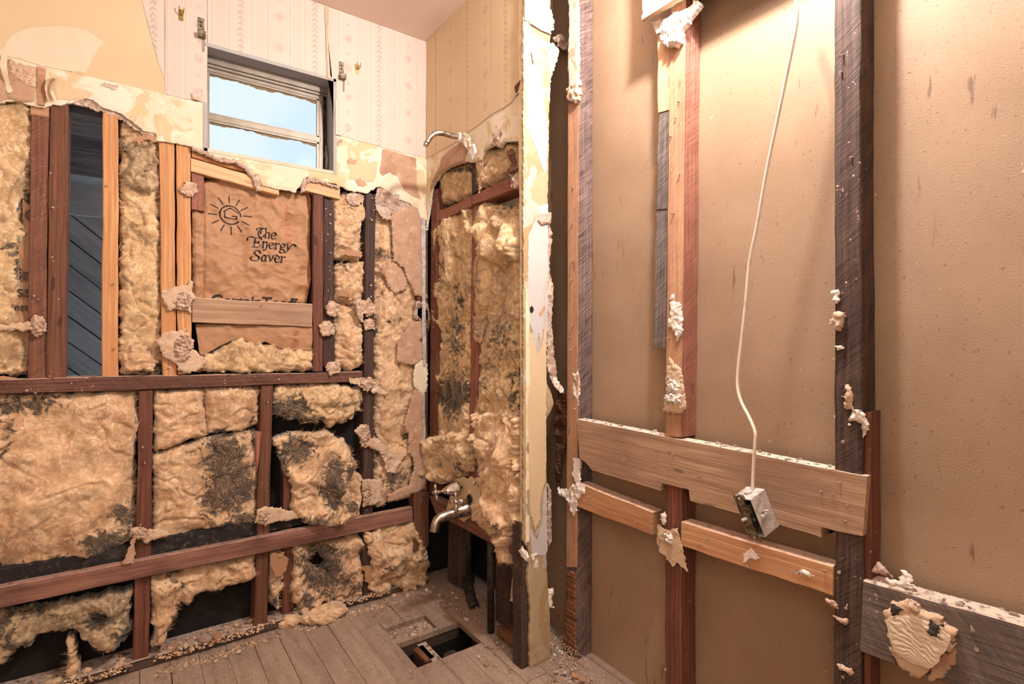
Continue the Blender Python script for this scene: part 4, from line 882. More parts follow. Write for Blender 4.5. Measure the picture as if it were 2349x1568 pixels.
batt('long mottled wool batt in the right bay of the shower opening', B, [(1098, 465), (1120, 470), (1196, 470), (1196, 1150), (1098, 1150), (1094, 800)], WB-.02, 34, 'glass_wool_yellow', bulge=.02, f=1.1, stretch=.6, mold=[(1150, 770, 40, 60, .55), (1170, 450, 40, 30, .9), (1185, 900, 16, 90, .6), (1120, 850, 20, 60, .5), (1105, 640, 10, 40, .5)])
batt('bright round wool puff in the right bay of the shower opening', B, [(1098, 520), (1130, 490), (1180, 500), (1194, 540), (1190, 600), (1150, 612), (1108, 590), (1096, 555)], WB+.004, 35, 'glass_wool_yellow', bulge=.05, roll=.05, edge=.05, f=.9)
batt('loose wool hank drooping at the lower left of the shower opening', B, [(980, 1010), (1040, 990), (1076, 1000), (1078, 1080), (1040, 1100), (1000, 1108), (976, 1090)], WB+.008, 36, 'glass_wool_yellow', bulge=.04, f=1.1, mold=[(1060, 1070, 16, 24, .6), (1008, 1070, 6, 6, .9)])
batt('shaggy pale wool mass spilling beside the tub valve', B, [(1096, 960), (1150, 940), (1196, 950), (1196, 1210), (1150, 1225), (1100, 1180), (1085, 1130), (1110, 1060)], WB+.006, 37, 'glass_wool', rag=.02, bulge=.05, f=1.0, stretch=.6, mold=[(1110, 1100, 16, 30, .5), (1170, 1200, 24, 14, .6)])
batt('wool strand dangling over the tub ledger right of the spout', B, [(1126, 1180), (1165, 1195), (1162, 1235), (1152, 1260), (1158, 1296), (1140, 1290), (1132, 1262), (1136, 1225)], WB+.03, 38, 'glass_wool', bulge=.02, roll=.03, edge=.012, f=1.4, rag=.004)
# glass wool tuft lying on the floor
def tuft(label, loc, rad, seed, m='glass_wool', name='wool_tuft', cat='insulation'):
    bm = bmesh.new(); bmesh.ops.create_icosphere(bm, subdivisions=5, radius=1)
    P = np.array([v.co[:] for v in bm.verts]); Fc = [[v.index for v in f.verts] for f in bm.faces]; bm.free()
    r = 1+.35*fbm(P[:, 0]*1.6+P[:, 2], P[:, 1]*1.6, seed, 3)+.16*fbm(P[:, 0]*6+P[:, 2]*3, P[:, 1]*6, seed+2, 4, .6)
    Q = P*r[:, None]*np.array(rad); Q[:, 2] = np.maximum(Q[:, 2], -rad[2]*.55); Q += np.array(loc)+np.array((0, 0, rad[2]*.55))
    o = mesh_obj(name, Q, Fc, m, None, P[:, :2], True, Vector(loc), np.zeros(len(Q)))
    return tag(o, label, cat)
def onfloor(px, py): 
    q = uv(G, px, py); return (q[0], q[1], 0)
p = onfloor(748, 1420); tuft('loose golden wool tuft lying on the floor at the wall foot', (p[0], p[1], .003), (.085, .045, .035), 3)
tuft('small rust-stained wool tuft on the floor left of the golden one', tuple(onfloor(665, 1432)), (.045, .03, .022), 5)

# ================================================================== PRINTED KRAFT PAPER
cr1 = crumple(.020, 8, 77, .012, .004)
def crP(U, V, d):
    fold = -.006*np.exp(-((U-uv(A, 468, 560)[0])/.004)**2)
    return cr1(U, V, d)+fold-.004*(1-np.clip(d/.01, 0, 1))
pp = [(441, 408), (466, 405), (468, 414), (520, 412), (600, 428), (706, 440), (713, 455), (710, 560), (713, 640), (703, 694), (600, 700), (442, 700), (441, 560)]
pw = wi+.012
paper = relief('insulation_paper', A, pp, pw, .0012, .0035, crP, .0015, 30, 71, 'kraft_paper', back=False)
tag(paper, 'crumpled brown kraft batt facing printed with sun logo and black lettering', 'paper')
polyuv = UVP(A, pp, pw)
def phgt(U, V): 
    d = sdpoly(U, V, polyuv); return crP(U, V, d)
lp = [(448, 742), (717, 748), (718, 775), (716, 800), (680, 804), (640, 797), (610, 783), (585, 790), (548, 774), (510, 790), (466, 815), (458, 812)]
paper2 = relief('insulation_paper', A, lp, pw+.006, .0012, .0035, lambda U, V, d: cr1(U, V, d)*.5, .0012, 40, 72, 'kraft_paper', back=False)
tag(paper2, 'torn lower flap of brown kraft paper under the cross board', 'paper')
paper3 = relief('insulation_paper', A, [(52, 455), (68, 470), (66, 800), (58, 860), (44, 820), (30, 700), (36, 590), (50, 520)], wi+.002, .0012, .0035, lambda U, V, d: cr1(U, V, d)*.4, .0012, 40, 73, 'kraft_paper', back=False)
tag(paper3, 'brown kraft paper edge with black letters left of the leftmost stud', 'paper')
bl2 = relief('insulation_paper', A, [(0, 862), (40, 868), (75, 880), (40, 890), (12, 884), (10, 893), (-20, 880)], wi+.03, .002, .0035, lambda U, V, d: cr1(U, V, d)*1., .0012, 40, 74, 'kraft_paper', back='follow')
tag(bl2, 'crumpled paper scrap on the rail at the far left edge', 'paper')
def ink(name, discs, m, parent, hfun, w0, pl=A):
    """discs: list of (u, v, rx, ry, ang) inked nib marks, laid on the paper surface"""
    V = []; Fc = []; n = 10; a = np.array(discs)
    for k in range(n+1):
        an = 2*np.pi*k/n; x = (np.cos(an)*a[:, 2] if k < n else 0*a[:, 2]); y = (np.sin(an)*a[:, 3] if k < n else 0*a[:, 3])
        uu = a[:, 0]+x*np.cos(a[:, 4])-y*np.sin(a[:, 4]); vv = a[:, 1]+x*np.sin(a[:, 4])+y*np.cos(a[:, 4])
        hh = hfun(uu, vv) if hfun else 0*uu
        V.append(np.array(pl.o)[None]+uu[:, None]*np.array(pl.u)+vv[:, None]*np.array(pl.v)+(w0+hh+.0009)[:, None]*np.array(pl.n))
    V = np.stack(V, 1).reshape(-1, 3)
    for i in range(len(a)):
        b = i*(n+1)
        for k in range(n): Fc.append((b+n, b+k, b+(k+1) % n))
    return mesh_obj(name, V, Fc, m, parent)
def stroke(pts, org, sx, sy, shear=.12, rx=.135, ry=.05, ang=.5, sm=True, rot=0):
    P = spline([Vector((x, y, 0)) for x, y in pts], 8) if sm and len(pts) > 2 else [Vector((x, y, 0)) for x, y in pts]
    out = []
    for a, b in zip(P, P[1:]):
        L = (b-a).length; n = max(1, int(L/.03))
        for k in range(n+1):
            q = a.lerp(b, k/n); X = (q.x+q.y*shear)*sx; Y = q.y*sy
            if rot: X, Y = X*math.cos(rot)-Y*math.sin(rot), X*math.sin(rot)+Y*math.cos(rot)
            out.append((org[0]+X, org[1]+Y, rx*sx, ry*sy, ang+rot))
    return out
GL = {
 'T': [[(-.15, 1.15), (-.1, 1.45), (.3, 1.6), (.8, 1.5), (1.15, 1.62)], [(.55, 1.5), (.25, 1.25), (.12, .7), (.25, .2), (.6, .0), (.95, .2), (.95, .5)], [(.55, 1.5), (.45, .95), (.5, .6)]],
 'h': [[(.2, 1.62), (.2, 0)], [(.05, 1.5), (.2, 1.62)], [(.2, .7), (.45, 1.0), (.68, .88), (.7, .5), (.7, .0), (.85, .02)], [(.05, 0), (.35, 0)]],
 'e': [[(.12, .5), (.7, .58), (.65, .9), (.42, 1.02), (.14, .8), (.1, .38), (.3, .02), (.55, .0), (.78, .22)]],
 'E': [[(-.75, 1.0), (-.75, 1.4), (-.4, 1.62), (.1, 1.5), (.8, 1.55), (1.05, 1.3)], [(.2, 1.5), (.2, .05)], [(.2, .8), (.72, .8)], [(.72, .95), (.72, .62)], [(-.05, .02), (.7, .02), (1.0, .4)]],
 'n': [[(.02, .95), (.18, 1.0), (.18, .0)], [(.18, .65), (.42, 1.0), (.66, .9), (.7, .4), (.66, -.1), (.48, -.4), (.3, -.3)], [(.05, .0), (.3, .0)]],
 'r': [[(.02, .95), (.18, 1.0), (.18, .0)], [(.18, .6), (.36, .95), (.58, 1.0), (.6, .85)], [(.05, .0), (.35, .0)]],
 'g': [[(.62, .8), (.38, 1.0), (.12, .72), (.22, .38), (.48, .36), (.66, .65), (.62, .82), (.85, 1.02)], [(.24, .36), (.1, .12), (.5, .02), (.7, -.2), (.5, -.5), (.15, -.48), (.05, -.25), (.3, -.02)]],
 'y': [[(.0, .98), (.15, .98), (.36, .1)], [(1.35, .78), (1.1, 1.02), (.78, .9), (.42, .1), (.1, -.45), (-.12, -.4)]],
 'S': [[(.9, 1.25), (.72, 1.6), (.35, 1.62), (.12, 1.3), (.32, .98), (.7, .75), (.85, .4), (.6, .04), (.2, .0), (-.15, .12), (-.28, .5), (-.05, .6)]],
 'a': [[(.64, .98), (.62, .1), (.82, .04)], [(.62, .82), (.38, 1.02), (.12, .68), (.16, .2), (.38, .0), (.6, .25)]],
 'v': [[(.0, .98), (.14, .98), (.4, .05)], [(.4, .05), (.6, .55), (.72, 1.05), (1.1, 1.2), (1.35, 1.0)]],
}
def word(txt, px, py, sx, sy, adv):
    o = list(uv(A, px, py, pw)); out = []
    for ch in txt:
        for s in GL[ch]: out += stroke(s, o, sx, sy)
        o[0] += adv.get(ch, .9)*sx
    return out
adv = {'T': 1.0, 'h': .95, 'e': .85, 'E': 1.15, 'n': .9, 'r': .72, 'g': .82, 'S': 1.05, 'a': .9, 'v': .82}
ds = word('The', 590, 543, .0245, .0235, adv)+word('Energy', 579, 566, .0265, .0235, adv)+word('Saver', 579, 597, .0265, .0235, adv)
ink('printed_lettering', ds, 'ink_black', paper, phgt, pw)
# sun logo
cx, cy = uv(A, 529, 492, pw); ds = []
for k in range(90):
    an = 2*math.pi*k/90
    if -.25 < (an-5.9) < .25: continue
    ds.append((cx+.034*math.cos(an), cy+.034*math.sin(an), .0028, .0028, 0))
for k in range(12):
    an = 2*math.pi*k/12+.05
    for j in range(14):
        r = .044+.026*j/13; ds.append((cx+r*math.cos(an), cy+r*math.sin(an), .0022, .0022, 0))
hs = [(-.018, -.012), (-.018, .010), (-.022, .010), (.0, .026), (.026, .010)]
def seg(a, b, r=.0022, n=16): return [(cx+a[0]+(b[0]-a[0])*k/n, cy+a[1]+(b[1]-a[1])*k/n, r, r, 0) for k in range(n+1)]
for a, b in zip(hs[1:], hs[2:]): ds += seg(a, b)
ds += seg((-.018, .010), (-.018, -.010))+seg((-.018, -.012), (.020, -.014))+seg((.020, -.014), (.020, -.004))+seg((.006, -.004), (.020, -.004))
ink('printed_logo', ds, 'ink_black', paper, phgt, pw)
def text_obj(name, txt, pl, origin, size, m, parent, hfun, w0, rot=0., sx=1., bold=0., space=1., flip=False):
    cu = bpy.data.curves.new('t', 'FONT'); cu.body = txt; cu.size = size; cu.offset = bold; cu.space_character = space; cu.resolution_u = 3
    o = bpy.data.objects.new('t', cu); COL.objects.link(o); dg = bpy.context.evaluated_depsgraph_get(); me = bpy.data.meshes.new_from_object(o.evaluated_get(dg))
    bpy.data.objects.remove(o); bm = bmesh.new(); bm.from_mesh(me)
    xs = [v.co.x for v in bm.verts]
    for ax, lo, hi in ((0, min(xs), max(xs)), (1, -size, size)):
        t = lo
        while t < hi:
            bmesh.ops.bisect_plane(bm, geom=bm.verts[:]+bm.edges[:]+bm.faces[:], plane_co=(t if ax == 0 else 0, t if ax == 1 else 0, 0), plane_no=(1 if ax == 0 else 0, 1 if ax == 1 else 0, 0)); t += .005
    P = np.array([v.co[:] for v in bm.verts]); bm.verts.index_update(); Fc = [[v.index for v in f.verts] for f in bm.faces]; bm.free()
    X = P[:, 0]*sx; Y = P[:, 1]; c_, s_ = math.cos(rot), math.sin(rot)
    uu = origin[0]+X*c_-Y*s_; vv = origin[1]+X*s_+Y*c_
    hh = hfun(uu, vv) if hfun else np.zeros(len(uu))
    Q = np.array(pl.o)[None]+uu[:, None]*np.array(pl.u)+vv[:, None]*np.array(pl.v)+(w0+hh+.0012)[:, None]*np.array(pl.n)
    return mesh_obj(name, Q, Fc, m, parent)
q = uv(A, 484, 699, pw); text_obj('printed_lettering', 'CertainTeed', A, q, .056, 'ink_black', paper, phgt, pw+.0016, -.01, 1.0, .0016, 1.0)
q = uv(A, 667, 699, pw); 
ink('printed_mark', [(q[0]+.0+i*.001, q[1]+.026-j*.001, .0008, .0008, 0) for i in range(30) for j in range(28) if (i < 9 or 16 < i < 24 or j < 6) and not (9 <= i <= 16 and 10 < j < 12)], 'ink_black', paper, phgt, pw)
q = uv(A, 657, 468, pw); text_obj('printed_stamp', 'A 6\u00bdIN  E N', A, q, .034, 'ink_red', paper, phgt, pw, -math.pi/2, .80, .0004, 1.05)
q = uv(A, 672, 757, pw); text_obj('printed_stamp', 'N  KB', A, q, .030, 'ink_red', paper2, None, pw+.008, -math.pi/2, .8, .0004)
for t_, x_, y_, s_ in (('in', 42, 641, .052), ('ss', 38, 680, .050), ('erma', 33, 712, .032), ('C', 56, 506, .05)):
    q = uv(A, x_, y_, wi+.004); text_obj('printed_lettering', t_, A, q, s_, 'ink_black', paper3, None, wi+.0105, 0, .9, .0008)

# ================================================================== PLASTER REMNANTS ON THE WINDOW WALL
def scrap(label, pl, poly, w, seed, m='mastic_tan', thick=.008, lump=None, lm='plaster_crumb', amp=.003, cr=0., name='plaster_scrap', cat='plaster scrap', group=None, tilt=None, rag=.0055, res=.003, holes=()):
    hf0 = crumple(cr, 16, seed, .006, .001) if cr else lumpy(amp, 60, seed); hf = (lambda U, V, d: hf0(U, V, d)+.003*fbm(U*150, V*150, seed, 3, .6)) if m in ('plaster_crumb', 'plaster_grey', 'gypsum_white') else hf0
    o = relief(name, pl, poly, w, thick, res, hf, rag, 70, seed, m, None, back=True, tilt=tilt, holes=holes)
    tag(o, label, cat, group)
    for k, lp_ in enumerate(lump or []):
        relief('adhesive_lump', pl, lp_, w+.006, .01, .0025, lumpy(.013, 110, seed+k*3+1, .006, .006), .009, 120, seed+5+k, lm, o, back=False)
    return o
def ring(cx_, cy_, rx_, ry_, n=9, sd=0):
    r = random.Random(sd); return [(cx_+rx_*math.cos(2*math.pi*k/n)*r.uniform(.75, 1.15), cy_-ry_*math.sin(2*math.pi*k/n)*r.uniform(.75, 1.15)) for k in range(n)]
scrap('square crumbly lump on the pine pair beside the red block', A, ring(434, 432, 22, 17, 10, 1), .002, 101, 'plaster_crumb', .012, amp=.008)
scrap('tan plaster flake nailed across the pine pair, upper of two', A, [(372, 690), (374, 668), (400, 655), (430, 652), (436, 641), (443, 648), (440, 668), (450, 678), (441, 690), (441, 717), (425, 712), (405, 708), (388, 712)], .002, 102, lump=[ring(422, 690, 20, 22, 9, 3)], thick=.012)
scrap('large tan plaster flake nailed across the pine pair, lower of two', A, [(360, 782), (376, 764), (398, 758), (430, 760), (446, 782), (444, 800), (470, 822), (474, 834), (455, 850), (430, 854), (410, 850), (400, 832), (378, 820), (366, 800)], .004, 103, lump=[ring(420, 800, 20, 34, 10, 5)], thick=.014)
scrap('tan strip and lump stuck to the leftmost stud', A, [(-20, 748), (70, 738), (76, 722), (98, 724), (108, 748), (96, 768), (78, 772), (70, 757), (-20, 758)], .004, 104, lump=[ring(88, 746, 16, 22, 9, 4)], thick=.010)
scrap('crumbly lump on the black stud, upper of three', A, ring(764, 708, 18, 18, 9, 6), .002, 105, 'plaster_crumb', .012, amp=.009)
scrap('crumbly lump overlapping red and black studs, middle of three', A, ring(750, 753, 22, 20, 9, 7), .004, 106, 'plaster_crumb', .014, amp=.007)
scrap('crumbly lump on the black stud just above the rail', A, ring(767, 844, 20, 19, 9, 8), .003, 107, 'plaster_crumb', .012, amp=.009)
scrap('crumbly lump and paper sliver on the tall dark stud, highest of its lumps', A, [(812, 682), (830, 690), (848, 684), (862, 700), (862, 718), (845, 726), (832, 715), (836, 740), (828, 735), (815, 705)], .003, 108, 'plaster_crumb', .012, amp=.009)
scrap('small square lump on the tall dark stud below the highest lump', A, ring(848, 744, 14, 15, 8, 10), .003, 109, 'plaster_crumb', .012, amp=.008)
scrap('curled tan scrap spread across tall dark stud and rail end', A, [(802, 866), (820, 868), (850, 864), (862, 876), (875, 890), (893, 890), (890, 906), (860, 900), (838, 892), (828, 884), (805, 880)], .006, 110, lump=[ring(842, 882, 14, 14, 9, 2)], thick=.008, cr=.012)
scrap('tan torn flake on the tall dark stud below the rail', A, [(812, 990), (828, 974), (844, 976), (852, 1004), (868, 1012), (890, 1030), (886, 1045), (866, 1032), (842, 1024), (830, 1026), (826, 1000)], .004, 111, lump=[ring(838, 998, 12, 22, 9, 5)], thick=.008)
scrap('squarish tan flake on the tall dark stud above the ledger', A, [(832, 1100), (876, 1098), (876, 1148), (862, 1156), (834, 1162)], .004, 112, lump=[ring(842, 1130, 10, 28, 9, 6)], thick=.010)
scrap('long tan flake laid over the brown lower stud above the ledger', A, [(586, 1200), (593, 1166), (620, 1162), (660, 1170), (705, 1178), (690, 1190), (640, 1196), (612, 1204)], .004, 113, lump=[ring(607, 1184, 14, 15, 9, 8)], thick=.008)
scrap('tan flake and lump on the red-brown lower stud above the ledger', A, [(296, 1218), (310, 1210), (342, 1214), (375, 1214), (394, 1226), (350, 1240), (338, 1246), (318, 1236)], .004, 114, lump=[ring(322, 1226, 20, 15, 9, 9)], thick=.008)
scrap('curled grey flake standing on the ledger left of the red-brown stud', A, [(300, 1240), (310, 1232), (312, 1262), (306, 1294), (280, 1290), (292, 1270)], .022, 115, 'plaster_tan', thick=.003, cr=.01)
pA = -.004
scrap('tan plaster plate high at the corner, beside the internal angle', A, [(897, 490), (939, 478), (945, 462), (960, 474), (968, 500), (970, 560), (974, 620), (978, 672), (984, 684), (953, 676), (943, 650), (926, 616), (903, 596), (902, 560), (900, 522)], pA, 120, 'plaster_tan', .010, name='plaster_plate', cat='plaster plate', amp=.002)
scrap('tan plaster plate hanging left of the high corner plate', A, [(870, 612), (904, 600), (924, 620), (938, 655), (930, 664), (905, 674), (892, 655), (884, 636)], pA+.004, 121, 'plaster_tan', .010, name='plaster_plate', cat='plaster plate', amp=.002, tilt=None)
scrap('crumpled greyish plaster wad below the wallpaper near the corner', A, [(862, 455), (868, 432), (885, 425), (900, 440), (918, 450), (940, 458), (942, 480), (925, 486), (898, 490), (905, 505), (880, 500), (865, 480)], pA+.006, 122, 'plaster_grey', .010, cr=.02, name='plaster_wad', cat='plaster scrap')
scrap('crumpled greyish plaster wad against the metal corner bead', A, [(938, 500), (950, 480), (970, 478), (974, 500), (966, 515), (952, 518)], pA+.008, 123, 'plaster_grey', .010, cr=.018, name='plaster_wad', cat='plaster scrap')
scrap('crumpled plaster wad under the header end piece', A, [(795, 446), (812, 438), (838, 448), (836, 462), (815, 472), (800, 462)], pA+.002, 124, 'plaster_grey', .010, cr=.016, name='plaster_wad', cat='plaster scrap')
scrap('crumbly plaster cluster on the corner bead at mid height', A, [(955, 690), (985, 695), (990, 730), (985, 760), (962, 735), (950, 728)], pA+.004, 125, 'plaster_grey', .012, cr=.02, amp=.01, name='plaster_wad', cat='plaster scrap')
scrap('tan plate with ragged foot below the corner cluster', A, [(946, 738), (985, 735), (972, 775), (960, 782), (972, 784), (974, 816), (966, 830), (948, 838), (912, 830), (912, 785), (920, 774)], pA, 126, 'plaster_tan', .010, name='plaster_plate', cat='plaster plate', amp=.002)
scrap('cream painted plaster shard in the corner at rail height', A, [(952, 838), (976, 822), (982, 840), (981, 892), (972, 906), (958, 893), (948, 880)], pA+.002, 127, 'skim_cream', .010, name='plaster_plate', cat='plaster plate', amp=.001)
scrap('long tan plate bordering the lower corner with a torn notch', A, [(953, 892), (975, 902), (974, 1000), (977, 1120), (940, 1136), (892, 1152), (888, 1136), (938, 1112), (952, 1072), (947, 1046), (936, 1040), (940, 1000), (926, 976), (938, 940), (944, 912)], pA, 128, 'plaster_tan', .010, name='plaster_plate', cat='plaster plate', amp=.002)
scrap('hanging tan paper and plaster tatter left of the long lower plate', A, [(858, 1000), (872, 1010), (900, 1040), (934, 1042), (920, 1060), (905, 1085), (886, 1080), (880, 1050), (862, 1030)], pA+.004, 129, 'mastic_tan', .005, cr=.016)
scrap('small folded brown paper tab in the narrow bay, upper one', A, [(776, 574), (828, 574), (832, 584), (826, 590), (778, 580)], pA+.012, 130, 'kraft_paper', .003, cr=.004, name='paper_scrap', cat='paper')
scrap('small folded brown paper tab in the narrow bay, lower one', A, [(776, 664), (812, 662), (810, 682), (780, 680)], pA+.008, 131, 'kraft_paper', .003, cr=.006, name='paper_scrap', cat='paper')
scrap('brown paper curl hanging under the broken plaster of the gap stud bay', A, [(312, 315), (330, 308), (360, 312), (360, 326), (330, 320), (318, 332)], .006, 132, 'kraft_paper', .002, cr=.006, name='paper_scrap', cat='paper')
scrap('flesh-toned paper wad in the slot under the ledger', A, [(622, 1270), (650, 1268), (662, 1284), (655, 1310), (635, 1325), (622, 1300)], pA+.006, 133, 'kraft_paper', .003, cr=.02, name='paper_scrap', cat='paper')
scrap('curled brown paper strip on the dark stud foot under the ledger', A, [(830, 1300), (848, 1296), (856, 1320), (850, 1340), (838, 1330), (838, 1312)], pA+.012, 134, 'kraft_paper', .003, cr=.014, name='paper_scrap', cat='paper')
# broken rim hanging under the window
scrap('hanging gypsum tooth under the window above the printed paper', A, [(580, 405), (590, 398), (600, 412), (598, 436), (588, 438), (586, 420)], .006, 135, 'plaster_grey', .012, amp=.004)
scrap('broken gypsum edge over the header end piece', A, [(688, 430), (700, 408), (712, 404), (745, 414), (780, 426), (775, 431), (715, 414), (702, 424), (700, 440), (690, 440)], .007, 136, 'plaster_grey', .012, amp=.004)
scrap('broken gypsum edge running above the thin orange strip', A, [(440, 334), (462, 342), (494, 358), (548, 368), (568, 384), (590, 412), (584, 414), (560, 388), (545, 376), (492, 366), (460, 350), (440, 344)], .005, 137, 'plaster_grey', .012, amp=.004)
scrap('broken brown edge along the plaster over the open gap', A, [(165, 232), (190, 226), (215, 226), (240, 240), (272, 252), (300, 270), (330, 296), (356, 304), (352, 312), (325, 306), (290, 280), (240, 256), (200, 244), (170, 240)], -.004, 138, 'plaster_grey', .012, amp=.006, cr=.012)

# shower wall remnants
scrap('reddish wood chips caught in the wool at the top right of the shower opening', B, [(1160, 345), (1175, 340), (1180, 368), (1188, 385), (1176, 400), (1160, 392), (1170, 375)], WB+.02, 141, 'brown_stud', .006, cr=.01, name='wood_chip', cat='wood chip')
scrap('grey plaster wad on the trim right of the crossing block', B, [(1170, 400), (1185, 385), (1196, 380), (1197, 420), (1184, 432), (1176, 425)], WB+.012, 142, 'plaster_grey', .010, cr=.02, name='plaster_wad')
scrap('tan paper fold beside the short dark upright of the shower opening', B, [(1100, 372), (1108, 376), (1110, 400), (1100, 428), (1096, 440), (1098, 410)], WB+.006, 143, 'mastic_tan', .003, cr=.012, name='paper_scrap', cat='paper')
scrap('tan mastic strip on the middle stud of the shower opening', B, [(1084, 726), (1108, 720), (1112, 740), (1100, 790), (1086, 780)], WB-.008, 144, 'mastic_tan', .006, lump=[ring(1094, 750, 8, 24, 8, 2)])
scrap('ragged cream paint shard on the trim beside the valve', B, [(1192, 1100), (1202, 1118), (1206, 1150), (1200, 1180), (1192, 1170)], .006, 145, 'trim_paint', .006, cr=.004)
scrap('white crumbled plaster cluster at the foot of the trim', B, [(1176, 1205), (1190, 1190), (1198, 1215), (1204, 1250), (1196, 1262), (1186, 1240)], .004, 146, 'gypsum_white', .012, cr=.015, amp=.01)
scrap('split white plaster shard at the column foot over the ledger end', B, [(1186, 1262), (1196, 1254), (1212, 1278), (1208, 1288), (1196, 1280)], .016, 147, 'gypsum_white', .006)
scrap('dirty torn paper strip at the foot of the column', E, [(1219, 1272), (1232, 1268), (1236, 1300), (1232, 1340), (1222, 1360), (1224, 1310)], .002, 148, 'gypsum_white', .006, cr=.012)
scrap('whitish tatter dangling in the dark cavity beside the end post', B, [(1172, 1330), (1184, 1310), (1190, 1350), (1180, 1380), (1168, 1378)], -.03, 149, 'plaster_grey', .003, cr=.02)

# ================================================================== REMNANTS ON THE RIGHT WALL
scrap('strip of wallpapered wallboard left on the top of the purple-grey stud', C, [(1302, -30), (1322, -30), (1324, 30), (1325, 160), (1328, 205), (1320, 235), (1302, 225), (1303, 190), (1301, 150), (1303, 60)], .012, 151, 'old_papered', .012, name='wallboard_strip', cat='wallboard', amp=.001)
scrap('crumbly lump at the lower end of the wallboard strip on the purple-grey stud', C, [(1296, 205), (1310, 195), (1325, 185), (1328, 215), (1320, 236), (1302, 232)], .018, 152, 'plaster_crumb', .016, amp=.01)
scrap('grey plaster chunk lodged at the top of the dark slit', C, [(1266, 88), (1280, 78), (1294, 86), (1300, 100), (1292, 112), (1276, 104)], -.02, 153, 'plaster_grey', .02, cr=.02)
scrap('pale paper shard on the column edge under the lodged chunk', E, [(1263, 100), (1270, 98), (1284, 112), (1280, 135), (1270, 165), (1263, 185)], -.004, 154, 'skim_white', .004, cr=.006)
scrap('crumpled white gypsum crumbs at the top of the column edge', E, [(1263, 15), (1270, 20), (1277, 45), (1272, 65), (1263, 68)], .0, 155, 'gypsum_white', .012, cr=.014)
scrap('grey paper tatter along the column edge at mid height', E, [(1256, 508), (1262, 510), (1268, 540), (1262, 620), (1270, 650), (1268, 740), (1274, 820), (1280, 870), (1268, 872), (1258, 850), (1256, 700)], -.006, 156, 'plaster_grey', .005, cr=.01)
scrap('splintered white lath tip in the dark slit', E, [(1266, 870), (1278, 868), (1290, 885), (1296, 903), (1288, 900), (1272, 884)], .006, 157, 'gypsum_white', .006, cr=.006)
scrap('rotten brown splintered lath in the dark slit', C, [(1278, 890), (1292, 905), (1297, 960), (1294, 1010), (1284, 1060), (1278, 1110), (1272, 1108), (1274, 1030), (1268, 960)], -.02, 158, 'rotten_wood', .012, cr=.012, name='splintered_lath', cat='lath')
scrap('grey paper sliver beside the column below the board level', E, [(1256, 1110), (1262, 1112), (1266, 1180), (1268, 1240), (1260, 1252), (1258, 1200)], -.004, 159, 'plaster_grey', .004, cr=.006)
scrap('small white bracket-like plaster piece on the column edge near the floor', E, [(1258, 1352), (1272, 1350), (1270, 1358), (1268, 1390), (1272, 1394), (1258, 1394)], -.002, 160, 'gypsum_white', .006)
scrap('long white plaster drip on the purple-grey stud above the wide board', C, [(1312, 852), (1322, 842), (1326, 880), (1325, 930), (1316, 936), (1310, 915), (1313, 880)], .006, 161, 'gypsum_white', .006, cr=.01, amp=.008)
scrap('white plaster drip on the purple-grey stud beside the wide board end', C, [(1312, 1052), (1328, 1055), (1322, 1080), (1326, 1110), (1318, 1115), (1310, 1085)], .012, 162, 'gypsum_white', .008, cr=.014)
scrap('spiky white plaster cluster at the left end of the lower slat', C, [(1275, 1120), (1300, 1125), (1310, 1110), (1336, 1112), (1338, 1130), (1320, 1145), (1318, 1170), (1310, 1186), (1302, 1150), (1285, 1136)], .014, 163, 'gypsum_white', .008, cr=.02)
scrap('white plaster patch with a nail on the middle stud, highest patch', C, [(1534, 684), (1544, 674), (1548, 692), (1560, 700), (1565, 740), (1562, 765), (1552, 784), (1545, 762), (1532, 748), (1534, 712)], .008, 164, 'gypsum_white', .006, amp=.004)
scrap('tan flake below the highest patch on the middle stud', C, [(1534, 818), (1540, 828), (1562, 848), (1566, 880), (1568, 905), (1526, 900), (1526, 850)], .008, 165, 'mastic_tan', .005, lump=[ring(1545, 886, 14, 18, 9, 3)], lm='gypsum_white')
scrap('tan flake with torn foot on the middle stud, just above the wide board', C, [(1526, 900), (1568, 902), (1572, 935), (1560, 946), (1540, 948), (1519, 944), (1521, 920)], .012, 166, 'mastic_tan', .006, lump=[ring(1542, 914, 20, 12, 9, 4)], lm='gypsum_white')
scrap('long forked tan paper flap over the middle stud beside the slats', C, [(1506, 1202), (1520, 1212), (1554, 1216), (1562, 1250), (1570, 1280), (1578, 1312), (1565, 1302), (1550, 1288), (1540, 1300), (1530, 1282), (1510, 1262), (1504, 1235)], .012, 167, 'mastic_tan', .003, cr=.008, lump=[ring(1532, 1235, 8, 12, 8, 4)], lm='gypsum_white')
scrap('white nub wedged between the two lower slats', C, [(1512, 1178), (1522, 1176), (1526, 1200), (1516, 1206)], .012, 168, 'gypsum_white', .008, amp=.006)
scrap('big chunk of white plaster and wood on the right stud above the wide board', C, [(1910, 945), (1930, 938), (1972, 942), (1982, 975), (1978, 995), (1960, 1010), (1945, 1004), (1925, 985), (1908, 972)], .016, 169, 'gypsum_white', .02, cr=.03, amp=.01)
scrap('small lozenge of white plaster on the right stud above the big chunk', C, [(1936, 886), (1948, 884), (1954, 910), (1952, 936), (1938, 936), (1932, 915)], .008, 170, 'plaster_crumb', .007, amp=.006)
scrap('square plaster crumb on the left edge of the right stud', C, [(1910, 716), (1936, 716), (1934, 740), (1922, 756), (1900, 745)], .012, 171, 'plaster_crumb', .012, amp=.006)
scrap('small plaster plug with ring on the left edge of the right stud', C, [(1906, 668), (1918, 664), (1924, 685), (1918, 694), (1904, 690)], .010, 172, 'gypsum_white', .010, amp=.006)
scrap('tiny flat plaster sliver on the right stud left edge', C, [(1910, 794), (1924, 790), (1932, 796), (1920, 801)], .008, 173, 'gypsum_white', .006)
